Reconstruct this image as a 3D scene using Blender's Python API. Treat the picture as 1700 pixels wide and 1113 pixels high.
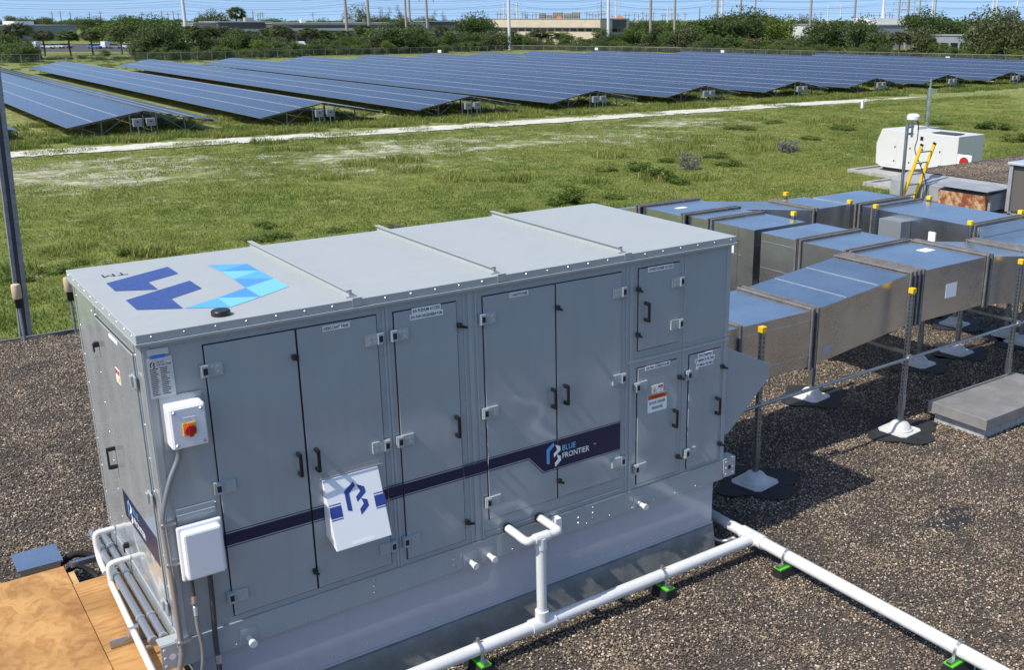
import bpy, math, random
from mathutils import Vector, Matrix, noise
random.seed(7)
R = math.radians
S = bpy.context.scene
COL = S.collection
for o in list(bpy.data.objects): bpy.data.objects.remove(o)

# ------------------------------------------------------------------ camera
CAM = Vector((-1.2872, -6.2959, 4.8112)); YAW, PITCH = 0.6365, 0.2993
FPX, CXP, CYP = 1700.74, 985.85, 556.5
FWD = Vector((math.sin(YAW)*math.cos(PITCH), math.cos(YAW)*math.cos(PITCH), -math.sin(PITCH)))
RGT = Vector((math.cos(YAW), -math.sin(YAW), 0)); UPV = RGT.cross(FWD)
cd = bpy.data.cameras.new('camera'); cam = bpy.data.objects.new('camera', cd); COL.objects.link(cam)
cd.sensor_width = 36; cd.lens = FPX/1700*36; cd.shift_x = -(CXP-850)/1700; cd.shift_y = 0.0
cd.clip_start = .1; cd.clip_end = 9000
cam.matrix_world = Matrix((( RGT.x, UPV.x, -FWD.x, CAM.x), (RGT.y, UPV.y, -FWD.y, CAM.y), (RGT.z, UPV.z, -FWD.z, CAM.z), (0,0,0,1)))
S.camera = cam
# ------------------------------------------------------------------ light
SUN_DIR = Vector((2.36, 0.095, -3.02)).normalized()
ELEV = math.asin(-SUN_DIR.z)
w = bpy.data.worlds.new('World'); S.world = w; w.use_nodes = True
nt = w.node_tree; bg = nt.nodes['Background']
sky = nt.nodes.new('ShaderNodeTexSky'); sky.sky_type = 'NISHITA'; sky.sun_disc = False
sky.sun_elevation = ELEV; sky.sun_rotation = R(270); sky.altitude = 0; sky.air_density = 1.0; sky.dust_density = .9; sky.ozone_density = 3.0
# the whole sky dome is looked up a little higher, so that the clear-day horizon stays blue
wtc = nt.nodes.new('ShaderNodeTexCoord'); wsx = nt.nodes.new('ShaderNodeSeparateXYZ'); wcx = nt.nodes.new('ShaderNodeCombineXYZ'); wma = nt.nodes.new('ShaderNodeMath'); wma.operation = 'MULTIPLY_ADD'; wma.inputs[1].default_value = .80; wma.inputs[2].default_value = .20
wmx = nt.nodes.new('ShaderNodeMath'); wmx.operation = 'MAXIMUM'; wmx.inputs[1].default_value = 0; wnm = nt.nodes.new('ShaderNodeVectorMath'); wnm.operation = 'NORMALIZE'
nt.links.new(wtc.outputs['Generated'], wsx.inputs[0]); nt.links.new(wsx.outputs['X'], wcx.inputs['X']); nt.links.new(wsx.outputs['Y'], wcx.inputs['Y']); nt.links.new(wsx.outputs['Z'], wmx.inputs[0]); nt.links.new(wmx.outputs[0], wma.inputs[0]); nt.links.new(wma.outputs[0], wcx.inputs['Z'])
nt.links.new(wcx.outputs[0], wnm.inputs[0]); nt.links.new(wnm.outputs[0], sky.inputs[0])
nt.links.new(sky.outputs[0], bg.inputs[0]); bg.inputs[1].default_value = .15
sl = bpy.data.lights.new('sun', 'SUN'); sun = bpy.data.objects.new('sun', sl); COL.objects.link(sun)
sl.energy = 3.7; sl.angle = R(.5); sl.color = (1, .94, .84)
sun.rotation_euler = SUN_DIR.to_track_quat('-Z', 'Y').to_euler(); sun.location = (-20, 0, 30)
S.view_settings.view_transform = 'Standard'; S.view_settings.look = 'None'; S.view_settings.exposure = 0.38; S.view_settings.gamma = 1
S.render.engine = 'CYCLES'

# ------------------------------------------------------------------ helpers
def ray(px, py): return FWD + RGT*((px-CXP)/FPX) - UPV*((py-CYP)/FPX)
def gz(x, y): return -4.2 - .0035*(x-30)
def ground_at(px, py):                      # where a sight line meets the field
    d = ray(px, py); z = -4.2
    for _ in range(4):
        p = CAM + d*((z-CAM.z)/d.z); z = gz(p.x, p.y)
    return p, (p-CAM).dot(FWD)
class MB:
    def __init__(s): s.v = []; s.f = []; s.m = []
    def box(s, x0, x1, y0, y1, z0, z1, mi=0):
        b = len(s.v)
        s.v += [(x0,y0,z0),(x1,y0,z0),(x1,y1,z0),(x0,y1,z0),(x0,y0,z1),(x1,y0,z1),(x1,y1,z1),(x0,y1,z1)]
        for q in ((0,3,2,1),(4,5,6,7),(0,1,5,4),(1,2,6,5),(2,3,7,6),(3,0,4,7)): s.f.append(tuple(b+i for i in q)); s.m.append(mi)
        return s
    def hexa(s, p8, mi=0):
        b = len(s.v); s.v += [tuple(p) for p in p8]
        for q in ((0,3,2,1),(4,5,6,7),(0,1,5,4),(1,2,6,5),(2,3,7,6),(3,0,4,7)): s.f.append(tuple(b+i for i in q)); s.m.append(mi)
        return s
    def extr(s, pts, vec, mi=0):
        b = len(s.v); n = len(pts); vec = Vector(vec)
        s.v += [tuple(p) for p in pts] + [tuple(Vector(p)+vec) for p in pts]
        s.f.append(tuple(b+i for i in range(n))[::-1]); s.f.append(tuple(b+n+i for i in range(n))); s.m += [mi, mi]
        for i in range(n):
            j = (i+1) % n; s.f.append((b+i, b+j, b+n+j, b+n+i)); s.m.append(mi)
        return s
    def poly(s, pts, mi=0):
        b = len(s.v); s.v += [tuple(p) for p in pts]; s.f.append(tuple(range(b, b+len(pts)))); s.m.append(mi); return s
    def tube(s, path, r, n=12, mi=0, r1=None):
        P = [Vector(p) for p in path]; b = len(s.v); k = len(P)
        up = None
        for i, p in enumerate(P):
            t = ((P[min(i+1,k-1)]-P[max(i-1,0)])).normalized()
            if up is None:
                up = Vector((0,0,1)) if abs(t.z) < .9 else Vector((1,0,0))
            a = t.cross(up).normalized(); up = a.cross(t).normalized()
            rr = r if r1 is None else r+(r1-r)*i/(k-1)
            for j in range(n):
                c = 2*math.pi*j/n; s.v.append(tuple(p + (a*math.cos(c)+up*math.sin(c))*rr))
        for i in range(k-1):
            for j in range(n):
                j2 = (j+1) % n; s.f.append((b+i*n+j, b+i*n+j2, b+(i+1)*n+j2, b+(i+1)*n+j)); s.m.append(mi)
        s.f.append(tuple(b+j for j in range(n))[::-1]); s.f.append(tuple(b+(k-1)*n+j for j in range(n))); s.m += [mi, mi]
        return s
    def bar(s, p0, p1, wd, ht, mi=0):
        p0, p1 = Vector(p0), Vector(p1); t = (p1-p0).normalized()
        u = Vector((0,0,1)) if abs(t.z) < .95 else Vector((0,1,0))
        a = t.cross(u).normalized(); u = a.cross(t)
        a *= wd/2; u *= ht/2
        return s.hexa([p0-a-u, p0+a-u, p1+a-u, p1-a-u, p0-a+u, p0+a+u, p1+a+u, p1-a+u], mi)
    def lathe(s, c, prof, n=20, mi=0):
        b = len(s.v); k = len(prof)
        for (r, z) in prof:
            for j in range(n):
                a = 2*math.pi*j/n; s.v.append((c[0]+r*math.cos(a), c[1]+r*math.sin(a), c[2]+z))
        for i in range(k-1):
            for j in range(n):
                j2 = (j+1) % n; s.f.append((b+i*n+j, b+i*n+j2, b+(i+1)*n+j2, b+(i+1)*n+j)); s.m.append(mi)
        s.f.append(tuple(b+(k-1)*n+j for j in range(n))); s.m.append(mi)
        s.f.append(tuple(b+j for j in range(n))[::-1]); s.m.append(mi)
        return s
    def text(s, body, size, o, xa, ya, mi=0, align='LEFT', sx=1.0, off=0.0):
        me = text_mesh(body, off); o = Vector(o); xa = Vector(xa); ya = Vector(ya)
        xs = [v.co.x for v in me.vertices]; x0, x1 = min(xs), max(xs)
        sh = 0 if align == 'LEFT' else -(x0+x1)/2
        b = len(s.v)
        for v in me.vertices: s.v.append(tuple(o + xa*((v.co.x+sh)*size*sx) + ya*(v.co.y*size)))
        for p in me.polygons: s.f.append(tuple(b+i for i in p.vertices)); s.m.append(mi)
        return s
    def build(s, name, mats, parent=None, org=None, smooth=False, bevel=0, kind=None):
        me = bpy.data.meshes.new(name)
        if org is None: org = ORG.get(parent.name, Vector()) if parent else Vector()
        org = Vector(org)
        me.from_pydata([(x-org.x, y-org.y, z-org.z) for x, y, z in s.v], [], s.f)
        if not isinstance(mats, (list, tuple)): mats = [mats]
        for m in mats: me.materials.append(m)
        me.polygons.foreach_set('material_index', s.m)
        if smooth: 
            me.polygons.foreach_set('use_smooth', [True]*len(s.f)); me.set_sharp_from_angle(angle=R(40))
        me.update()
        o = bpy.data.objects.new(name, me); COL.objects.link(o)
        if parent: o.parent = parent; ORG[o.name] = org
        else: o.location = org
        if bevel:
            bv = o.modifiers.new('bevel', 'BEVEL'); bv.width = bevel; bv.segments = 2; bv.limit_method = 'ANGLE'
        if kind: o['kind'] = kind
        return o
ORG = {}
_tc = {}
def text_mesh(body, off=0.0):
    key = (body, off)
    if key not in _tc:
        c = bpy.data.curves.new('t', 'FONT'); c.body = body; c.size = 1; c.resolution_u = 2; c.offset = off
        o = bpy.data.objects.new('t', c); _tc[key] = bpy.data.meshes.new_from_object(o); bpy.data.objects.remove(o)
    return _tc[key]
def thing(name, loc, label, cat, group=None):
    o = bpy.data.objects.new(name, None); o.empty_display_size = .2; COL.objects.link(o); o.location = loc
    o['label'] = label; o['category'] = cat; ORG[o.name] = Vector(loc)
    if group: o['group'] = group
    return o
def tag(o, label, cat, group=None):
    o['label'] = label; o['category'] = cat
    if group: o['group'] = group
    return o
def copy_tree(o, parent=None, label=None):
    c = o.copy(); COL.objects.link(c)
    if parent: c.parent = parent
    for ch in o.children: copy_tree(ch, c)
    if label: c['label'] = label
    return c

# ------------------------------------------------------------------ materials
def mat(name, col, rough=.5, metal=0, spec=.5, var=0, vscale=3., bump=0, bscale=50., col2=None, coat=0, detail=4, objrand=0):
    m = bpy.data.materials.new(name); m.use_nodes = True; n = m.node_tree.nodes; L = m.node_tree.links
    b = n['Principled BSDF']; b.inputs['Base Color'].default_value = (*col, 1); b.inputs['Roughness'].default_value = rough
    b.inputs['Metallic'].default_value = metal; b.inputs['Specular IOR Level'].default_value = spec
    if coat: b.inputs['Coat Weight'].default_value = coat; b.inputs['Coat Roughness'].default_value = .05
    tc = n.new('ShaderNodeTexCoord')
    if var or col2:
        nz = n.new('ShaderNodeTexNoise'); nz.inputs['Scale'].default_value = vscale; nz.inputs['Detail'].default_value = detail; nz.inputs['Roughness'].default_value = .65
        L.new(tc.outputs['Object'], nz.inputs['Vector'])
        cr = n.new('ShaderNodeValToRGB'); L.new(nz.outputs['Fac'], cr.inputs[0])
        cr.color_ramp.elements[0].position = .3; cr.color_ramp.elements[1].position = .7
        a = col2 if col2 else tuple(c*(1-var) for c in col); z = col if col2 else tuple(min(1, c*(1+var)) for c in col)
        cr.color_ramp.elements[0].color = (*a, 1); cr.color_ramp.elements[1].color = (*z, 1)
        L.new(cr.outputs[0], b.inputs['Base Color'])
    if bump:
        nb = n.new('ShaderNodeTexNoise'); nb.inputs['Scale'].default_value = bscale; nb.inputs['Detail'].default_value = 3
        L.new(tc.outputs['Object'], nb.inputs['Vector'])
        bp = n.new('ShaderNodeBump'); bp.inputs['Strength'].default_value = bump; bp.inputs['Distance'].default_value = .02
        L.new(nb.outputs['Fac'], bp.inputs['Height']); L.new(bp.outputs[0], b.inputs['Normal'])
    return m
def rand_island(name, stops, rough=.8, bump=0, spec=.3, transl=0, bscale=40, posvar=0, pv=((.52,.66,.5),(1.25,1.08,1.15))):
    m = bpy.data.materials.new(name); m.use_nodes = True; n = m.node_tree.nodes; L = m.node_tree.links
    b = n['Principled BSDF']; b.inputs['Roughness'].default_value = rough; b.inputs['Specular IOR Level'].default_value = spec
    g = n.new('ShaderNodeNewGeometry'); oi = n.new('ShaderNodeObjectInfo')
    ad = n.new('ShaderNodeMath'); ad.operation = 'ADD'; fr = n.new('ShaderNodeMath'); fr.operation = 'FRACT'
    L.new(g.outputs['Random Per Island'], ad.inputs[0]); L.new(oi.outputs['Random'], ad.inputs[1]); L.new(ad.outputs[0], fr.inputs[0])
    cr = n.new('ShaderNodeValToRGB'); e = cr.color_ramp.elements
    while len(e) < len(stops): e.new(.5)
    for i, (p, c) in enumerate(stops): e[i].position = p; e[i].color = (*c, 1)
    L.new(fr.outputs[0], cr.inputs[0]); L.new(cr.outputs[0], b.inputs['Base Color'])
    if posvar:
        pn = n.new('ShaderNodeTexNoise'); pn.inputs['Scale'].default_value = posvar; pn.inputs['Detail'].default_value = 5; pn.inputs['Roughness'].default_value = .7; L.new(g.outputs['Position'], pn.inputs['Vector'])
        pc = n.new('ShaderNodeValToRGB'); pc.color_ramp.elements[0].position = .36; pc.color_ramp.elements[0].color = (*pv[0],1); pc.color_ramp.elements[1].position = .64; pc.color_ramp.elements[1].color = (*pv[1],1)
        L.new(pn.outputs['Fac'], pc.inputs[0]); pm2 = n.new('ShaderNodeMixRGB'); pm2.blend_type = 'MULTIPLY'; pm2.inputs[0].default_value = 1; L.new(cr.outputs[0], pm2.inputs[1]); L.new(pc.outputs[0], pm2.inputs[2]); cr = pm2
        L.new(cr.outputs[0], b.inputs['Base Color'])
    if transl:
        t = n.new('ShaderNodeBsdfTranslucent'); mx = n.new('ShaderNodeMixShader'); mx.inputs[0].default_value = transl
        L.new(cr.outputs[0], t.inputs[0]); out = n['Material Output']
        L.new(b.outputs[0], mx.inputs[1]); L.new(t.outputs[0], mx.inputs[2]); L.new(mx.outputs[0], out.inputs[0])
    return m
def paint_mat(name, col, rough=.22, wave=.3):
    m = mat(name, col, rough, 0, .5, coat=.6); b_ = m.node_tree.nodes['Principled BSDF']; b_.inputs['Coat Roughness'].default_value = .05; n = m.node_tree.nodes; L = m.node_tree.links; b = n['Principled BSDF']
    tc = n.new('ShaderNodeTexCoord'); nz = n.new('ShaderNodeTexNoise'); nz.inputs['Scale'].default_value = 1.6; nz.inputs['Detail'].default_value = 1
    L.new(tc.outputs['Object'], nz.inputs['Vector']); bp = n.new('ShaderNodeBump'); bp.inputs['Strength'].default_value = wave; bp.inputs['Distance'].default_value = .1
    L.new(nz.outputs['Fac'], bp.inputs['Height']); L.new(bp.outputs[0], b.inputs['Normal']); L.new(bp.outputs[0], b.inputs['Coat Normal'])
    n2 = n.new('ShaderNodeTexNoise'); n2.inputs['Scale'].default_value = 4; n2.inputs['Detail'].default_value = 8; n2.inputs['Roughness'].default_value = .7
    L.new(tc.outputs['Object'], n2.inputs['Vector']); mr = n.new('ShaderNodeMapRange'); mr.inputs['From Min'].default_value = .35; mr.inputs['From Max'].default_value = .7
    mr.inputs['To Min'].default_value = rough-.03; mr.inputs['To Max'].default_value = rough+.05
    L.new(n2.outputs['Fac'], mr.inputs[0]); L.new(mr.outputs[0], b.inputs['Roughness'])
    mpz = n.new('ShaderNodeMapping'); mpz.inputs['Scale'].default_value = (14,14,.7); L.new(tc.outputs['Object'], mpz.inputs[0])
    nst = n.new('ShaderNodeTexNoise'); nst.inputs['Scale'].default_value = 1; nst.inputs['Detail'].default_value = 5; L.new(mpz.outputs[0], nst.inputs['Vector'])
    cst = n.new('ShaderNodeValToRGB'); cst.color_ramp.elements[0].position = .3; cst.color_ramp.elements[0].color = (.97,.968,.962,1); cst.color_ramp.elements[1].position = .5; cst.color_ramp.elements[1].color = (1,1,1,1); L.new(nst.outputs['Fac'], cst.inputs[0])
    mst = n.new('ShaderNodeMixRGB'); mst.blend_type = 'MULTIPLY'; mst.inputs[0].default_value = 1; mst.inputs[1].default_value = (*col, 1); L.new(cst.outputs[0], mst.inputs[2])
    mx = n.new('ShaderNodeMixRGB'); mx.blend_type = 'MULTIPLY'; L.new(mst.outputs[0], mx.inputs[1])
    cr = n.new('ShaderNodeValToRGB'); cr.color_ramp.elements[0].position = .3; cr.color_ramp.elements[0].color = (.965,.965,.96,1); cr.color_ramp.elements[1].position = .65
    L.new(n2.outputs['Fac'], cr.inputs[0]); L.new(cr.outputs[0], mx.inputs[2]); mx.inputs[0].default_value = 1
    L.new(mx.outputs[0], b.inputs['Base Color'])
    return m
def galv_mat(name, col=(.55,.56,.55), rough=.3):
    m = mat(name, col, rough, 1.0); n = m.node_tree.nodes; L = m.node_tree.links; b = n['Principled BSDF']
    tc = n.new('ShaderNodeTexCoord')
    vo = n.new('ShaderNodeTexVoronoi'); vo.inputs['Scale'].default_value = 45; L.new(tc.outputs['Object'], vo.inputs['Vector'])
    nz = n.new('ShaderNodeTexNoise'); nz.inputs['Scale'].default_value = 1.5; nz.inputs['Detail'].default_value = 4; nz.inputs['Roughness'].default_value = .6; L.new(tc.outputs['Object'], nz.inputs['Vector'])
    cr = n.new('ShaderNodeValToRGB'); cr.color_ramp.elements[0].position = .3; cr.color_ramp.elements[0].color = tuple(c*.86 for c in col)+(1,); cr.color_ramp.elements[1].position = .72; cr.color_ramp.elements[1].color = tuple(min(1,c*1.15) for c in col)+(1,)
    L.new(nz.outputs['Fac'], cr.inputs[0])
    mx = n.new('ShaderNodeMixRGB'); mx.blend_type = 'OVERLAY'; mx.inputs[0].default_value = .05; L.new(cr.outputs[0], mx.inputs[1]); L.new(vo.outputs['Color'], mx.inputs[2]); L.new(mx.outputs[0], b.inputs['Base Color'])
    mr = n.new('ShaderNodeMapRange'); mr.inputs['To Min'].default_value = rough-.02; mr.inputs['To Max'].default_value = rough+.1; L.new(nz.outputs['Fac'], mr.inputs[0]); L.new(mr.outputs[0], b.inputs['Roughness'])
    n4 = n.new('ShaderNodeTexNoise'); n4.inputs['Scale'].default_value = 38; n4.inputs['Detail'].default_value = 5; n4.inputs['Roughness'].default_value = .75; L.new(tc.outputs['Object'], n4.inputs['Vector'])
    m4 = n.new('ShaderNodeMapRange'); m4.inputs['From Min'].default_value = .56; m4.inputs['From Max'].default_value = .68; m4.inputs['To Min'].default_value = 0; m4.inputs['To Max'].default_value = .55; L.new(n4.outputs['Fac'], m4.inputs[0]); mx5 = n.new('ShaderNodeMixRGB'); L.new(m4.outputs[0], mx5.inputs[0]); L.new(mx.outputs[0], mx5.inputs[1]); mx5.inputs[2].default_value = (.92,.92,.92,1); L.new(mx5.outputs[0], b.inputs['Base Color'])
    n3 = n.new('ShaderNodeTexNoise'); n3.inputs['Scale'].default_value = 1.6; n3.inputs['Detail'].default_value = 0; L.new(tc.outputs['Object'], n3.inputs['Vector'])
    bp = n.new('ShaderNodeBump'); bp.inputs['Strength'].default_value = .15; bp.inputs['Distance'].default_value = .06; L.new(n3.outputs['Fac'], bp.inputs['Height']); L.new(bp.outputs[0], b.inputs['Normal'])
    return m
PAINT = paint_mat('grey_paint', (.36,.395,.405), .16)
PAINT_ROOF = paint_mat('weathered_roof_paint', (.385,.41,.405), .5, .08); PAINT_ROOF.node_tree.nodes['Principled BSDF'].inputs['Coat Weight'].default_value = 0
PAINT_D = mat('door_gap_rubber', (.012,.013,.016), .6)
TRIM = paint_mat('trim_paint', (.39,.425,.435), .16, .1)
CHROME = mat('bright_screw_steel', (.62,.63,.64), .38, .9)
BLACK = mat('black_plastic', (.012,.012,.013), .35)
NAVY = mat('navy_vinyl', (.012,.014,.055), .35)
LOGO_D = mat('logo_dark_blue', (.035,.065,.24), .35, var=.35, vscale=30)
LB = [mat('logo_blue_'+k, c, .35) for k, c in (('a',(.075,.29,.62)),('b',(.11,.40,.72)),('c',(.19,.55,.83)))]
WHITE_P = mat('white_enclosure', (.80,.81,.82), .35, coat=.2)
WHITE = mat('white_label', (.90,.90,.88), .6)
INK = mat('black_ink', (.015,.015,.018), .5)
RED = mat('red_knob', (.45,.02,.015), .35); YEL = mat('yellow_plastic', (.82,.52,.01), .4); ORA = mat('orange_print', (.75,.13,.01), .5)
BLUE_T = mat('blue_tape', (.05,.20,.60), .5)
CONDUIT = mat('grey_conduit', (.33,.35,.37), .3, .6)
FLEX = mat('dark_flex_conduit', (.05,.055,.06), .45, bump=.4, bscale=160)
PVC = mat('white_pvc', (.70,.70,.67), .28, var=.06, vscale=6)
GALV = galv_mat('galvanised_duct', (.66,.67,.67), .24)
GALV_D = galv_mat('galvanised_strut', (.40,.43,.44), .36)
SEAL = mat('grey_duct_sealant', (.135,.13,.128), .8, var=.25, vscale=8, bump=.3, bscale=30)
DARKF = mat('dark_flexible_collar', (.015,.015,.016), .75)
DOME = mat('white_rubber_flashing', (.62,.62,.60), .6, var=.1, vscale=9)
TAR = mat('black_membrane_patch', (.022,.022,.025), .75, var=.35, vscale=7, bump=.3, bscale=25)
RUBBER = mat('black_rubber', (.014,.014,.014), .8)
GREEN = mat('green_plastic_strip', (.10,.55,.03), .4)
SKIRT = paint_mat('curb_skirt_metal', (.44,.45,.50), .35, .05)
MEMBR = mat('grey_roof_membrane', (.23,.245,.24), .75, col2=(.14,.152,.15), vscale=5, bump=.25, bscale=12, detail=8)
DECK = mat('bitumen_deck', (.06,.052,.046), .9, var=.3, vscale=3)
TAN = mat('tan_plastic', (.62,.47,.30), .5)
STEELP = mat('weathered_steel_post', (.32,.325,.33), .55, .3, col2=(.18,.182,.185), vscale=14, detail=8)
# plywood
def ply_mat(name, sc, wd, rot=0):
    m = mat(name, (.5,.3,.12), .65); n = m.node_tree.nodes; L = m.node_tree.links; b = n['Principled BSDF']
    tc = n.new('ShaderNodeTexCoord'); mp = n.new('ShaderNodeMapping'); mp.inputs['Scale'].default_value = sc; mp.inputs['Rotation'].default_value = (0,0,rot)
    L.new(tc.outputs['Object'], mp.inputs[0])
    nz = n.new('ShaderNodeTexNoise'); nz.inputs['Scale'].default_value = 1; nz.inputs['Detail'].default_value = 3; nz.inputs['Distortion'].default_value = .6; L.new(mp.outputs[0], nz.inputs['Vector'])
    ml = n.new('ShaderNodeMath'); ml.operation = 'MULTIPLY'; ml.inputs[1].default_value = wd; L.new(nz.outputs['Fac'], ml.inputs[0])
    fr = n.new('ShaderNodeMath'); fr.operation = 'FRACT'; L.new(ml.outputs[0], fr.inputs[0])
    cr = n.new('ShaderNodeValToRGB'); e = cr.color_ramp.elements; e[0].position = 0; e[0].color = (.40,.195,.055,1); e[1].position = .5; e[1].color = (.53,.295,.10,1)
    x = e.new(.92); x.color = (.42,.21,.065,1); x = e.new(1.); x.color = (.35,.165,.05,1)
    L.new(fr.outputs[0], cr.inputs[0])
    n2 = n.new('ShaderNodeTexNoise'); n2.inputs['Scale'].default_value = 2.5; n2.inputs['Detail'].default_value = 8; L.new(tc.outputs['Object'], n2.inputs['Vector'])
    c2 = n.new('ShaderNodeValToRGB'); c2.color_ramp.elements[0].position = .33; c2.color_ramp.elements[0].color = (.62,.58,.5,1); c2.color_ramp.elements[1].position = .55; c2.color_ramp.elements[1].color = (1,1,1,1)
    L.new(n2.outputs['Fac'], c2.inputs[0])
    mx = n.new('ShaderNodeMixRGB'); mx.blend_type = 'MULTIPLY'; mx.inputs[0].default_value = .8; L.new(cr.outputs[0], mx.inputs[1]); L.new(c2.outputs[0], mx.inputs[2]); L.new(mx.outputs[0], b.inputs['Base Color'])
    return m
PLY1 = ply_mat('plywood_blotchy', (9,7,1), 2.6); PLY2 = ply_mat('plywood_straight', (3,26,1), 3)
LUMBER = mat('lumber', (.5,.33,.15), .7, var=.2, vscale=8)

# ------------------------------------------------------------------ the field
def barefrac(x, y):
    b = 0
    n1 = noise.fractal(Vector((x*.055, y*.12, 3.1)), 1.0, 2.0, 5)
    n2 = noise.fractal(Vector((x*.22, y*.5, 9.7)), .8, 2.0, 4)
    band = math.exp(-((y-64)/8.5)**2)*.62 + math.exp(-((y-55)/14)**2)*.32
    if x < 6: band *= .7
    band *= 1 - min(1, max(0, (x-62)/25))
    b = band + n1*.36 + n2*.22 - .42
    if y < 30: b += .08*n2
    return max(0, min(.62, b*1.2+.04))
gm = bpy.data.materials.new('field_grass_soil'); gm.use_nodes = True
n = gm.node_tree.nodes; L = gm.node_tree.links; b = n['Principled BSDF']; b.inputs['Roughness'].default_value = .9; b.inputs['Specular IOR Level'].default_value = .15
tc = n.new('ShaderNodeTexCoord')
def nz_(s, d=6, r=.65):
    q = n.new('ShaderNodeTexNoise'); q.inputs['Scale'].default_value = s; q.inputs['Detail'].default_value = d; q.inputs['Roughness'].default_value = r; L.new(tc.outputs['Object'], q.inputs['Vector']); return q
a1 = nz_(.09); a2 = nz_(1.6, 8, .75); a3 = nz_(.6, 6, .7)
c1 = n.new('ShaderNodeValToRGB'); e = c1.color_ramp.elements; e[0].position = .32; e[0].color = (.16,.20,.046,1); e[1].position = .68; e[1].color = (.21,.235,.062,1)
L.new(a1.outputs['Fac'], c1.inputs[0])
c2 = n.new('ShaderNodeValToRGB'); e = c2.color_ramp.elements; e[0].position = .3; e[0].color = (.55,.6,.5,1); e[1].position = .7; e[1].color = (1.3,1.25,1.2,1)
L.new(a2.outputs['Fac'], c2.inputs[0])
mg = n.new('ShaderNodeMixRGB'); mg.blend_type = 'MULTIPLY'; mg.inputs[0].default_value = 1; L.new(c1.outputs[0], mg.inputs[1]); L.new(c2.outputs[0], mg.inputs[2])
c3 = n.new('ShaderNodeValToRGB'); e = c3.color_ramp.elements; e[0].position = .35; e[0].color = (.20,.18,.085,1); e[1].position = .62; e[1].color = (.52,.50,.42,1)
L.new(a3.outputs['Fac'], c3.inputs[0])
at = n.new('ShaderNodeAttribute'); at.attribute_name = 'bare'
sb = n.new('ShaderNodeMath'); sb.operation = 'ADD'; L.new(at.outputs['Fac'], sb.inputs[0])
a4 = nz_(.9, 10, .88); s4 = n.new('ShaderNodeMapRange'); s4.inputs['From Min'].default_value = .33; s4.inputs['From Max'].default_value = .67; s4.inputs['To Min'].default_value = -1.1; s4.inputs['To Max'].default_value = 1.1
L.new(a4.outputs['Fac'], s4.inputs[0]); L.new(s4.outputs[0], sb.inputs[1])
st = n.new('ShaderNodeMapRange'); st.inputs['From Min'].default_value = .45; st.inputs['From Max'].default_value = .7; L.new(sb.outputs[0], st.inputs[0])
mb_ = n.new('ShaderNodeMixRGB'); L.new(st.outputs[0], mb_.inputs[0]); L.new(mg.outputs[0], mb_.inputs[1]); L.new(c3.outputs[0], mb_.inputs[2]); L.new(mb_.outputs[0], b.inputs['Base Color'])
bp = n.new('ShaderNodeBump'); bp.inputs['Strength'].default_value = .9; bp.inputs['Distance'].default_value = .15; L.new(a2.outputs['Fac'], bp.inputs['Height']); L.new(bp.outputs[0], b.inputs['Normal'])
xs = [-6000,-2500,-900,-300,-100,-40] + [-20+i*.9 for i in range(0,190)] + [160,185,220,300,450,900,2500,6500]
ys = [-6000,-1000,-200,-40] + [9+i*.75 for i in range(0,104)] + [95,130,200,300,450,900,2500,7000]
V = []; BA = []
for y in ys:
    for x in xs:
        z = gz(max(-300,min(450,x)), y)
        if 14 < y < 72 and -15 < x < 140: z += .10*noise.noise(Vector((x*.15,y*.15,0)))
        if x > 75: z += 1.1*math.exp(-((x-104)/13)**2-((y-58)/7.5)**2)
        V.append((x,y,z)); BA.append(barefrac(x,y) if 10<y<72 and -20<x<160 else (.25 if y < 300 else .1))
nx = len(xs); Fs = [(j*nx+i, j*nx+i+1, (j+1)*nx+i+1, (j+1)*nx+i) for j in range(len(ys)-1) for i in range(nx-1)]
me = bpy.data.meshes.new('field_ground'); me.from_pydata(V, [], Fs); me.materials.append(gm)
me.polygons.foreach_set('use_smooth', [True]*len(Fs))
atr = me.attributes.new('bare', 'FLOAT', 'POINT'); atr.data.foreach_set('value', BA)
field = bpy.data.objects.new('field_ground', me); COL.objects.link(field); field['kind'] = 'structure'
def bare_mound(x, y): return math.exp(-((x-104)/10)**2-((y-58)/6)**2)
# white limestone track
ROADM = mat('crushed_limestone', (.70,.68,.61), .95, col2=(.40,.38,.28), vscale=.9, bump=.5, bscale=9, detail=10)
m = MB(); N = 700; pl = []; 
for i in range(N+1):
    x = -45 + i*155/N; yc = 74.6 - .5*math.sin(x*.04) - (0 if x < 85 else (x-85)*.03)
    wl = 1.75 + .5*noise.noise(Vector((x*.35, 1, 0))) + .55*noise.noise(Vector((x*1.9, 1, 0)))+ .3*noise.noise(Vector((x*5.1, 1, 0))); wr = 1.75 + .5*noise.noise(Vector((x*.35, 7, 0)))+ .55*noise.noise(Vector((x*1.9, 4, 0)))+ .3*noise.noise(Vector((x*5.1, 6, 0)))
    if x > 95: k = max(.05, 1-(x-95)/16); wl *= k; wr *= k
    pl.append((x, yc-wl, yc+wr))
for (xa,a,b_),(xb,c,d) in zip(pl, pl[1:]):
    m.poly([(xa,a,gz(xa,0)+.06),(xb,c,gz(xb,0)+.06),(xb,d,gz(xb,0)+.06),(xa,b_,gz(xa,0)+.06)])
road = m.build('limestone_road', ROADM); road['kind'] = 'structure'

# ------------------------------------------------------------------ the flat roof we look across
roof = MB().box(-30,44,-26,11.35,-.25,0).build('flat_roof', DECK); roof['kind'] = 'structure'
WALLM = mat('building_wall_render', (.5,.48,.44), .8)
MB().box(-29.9,43.9,-25.9,11.2,-4.4,-.26).build('building_wall', WALLM, roof)
MB().box(-30,23.0,11.36,11.42,-.2,.035).build('edge_strip', SEAL, roof)
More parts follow.
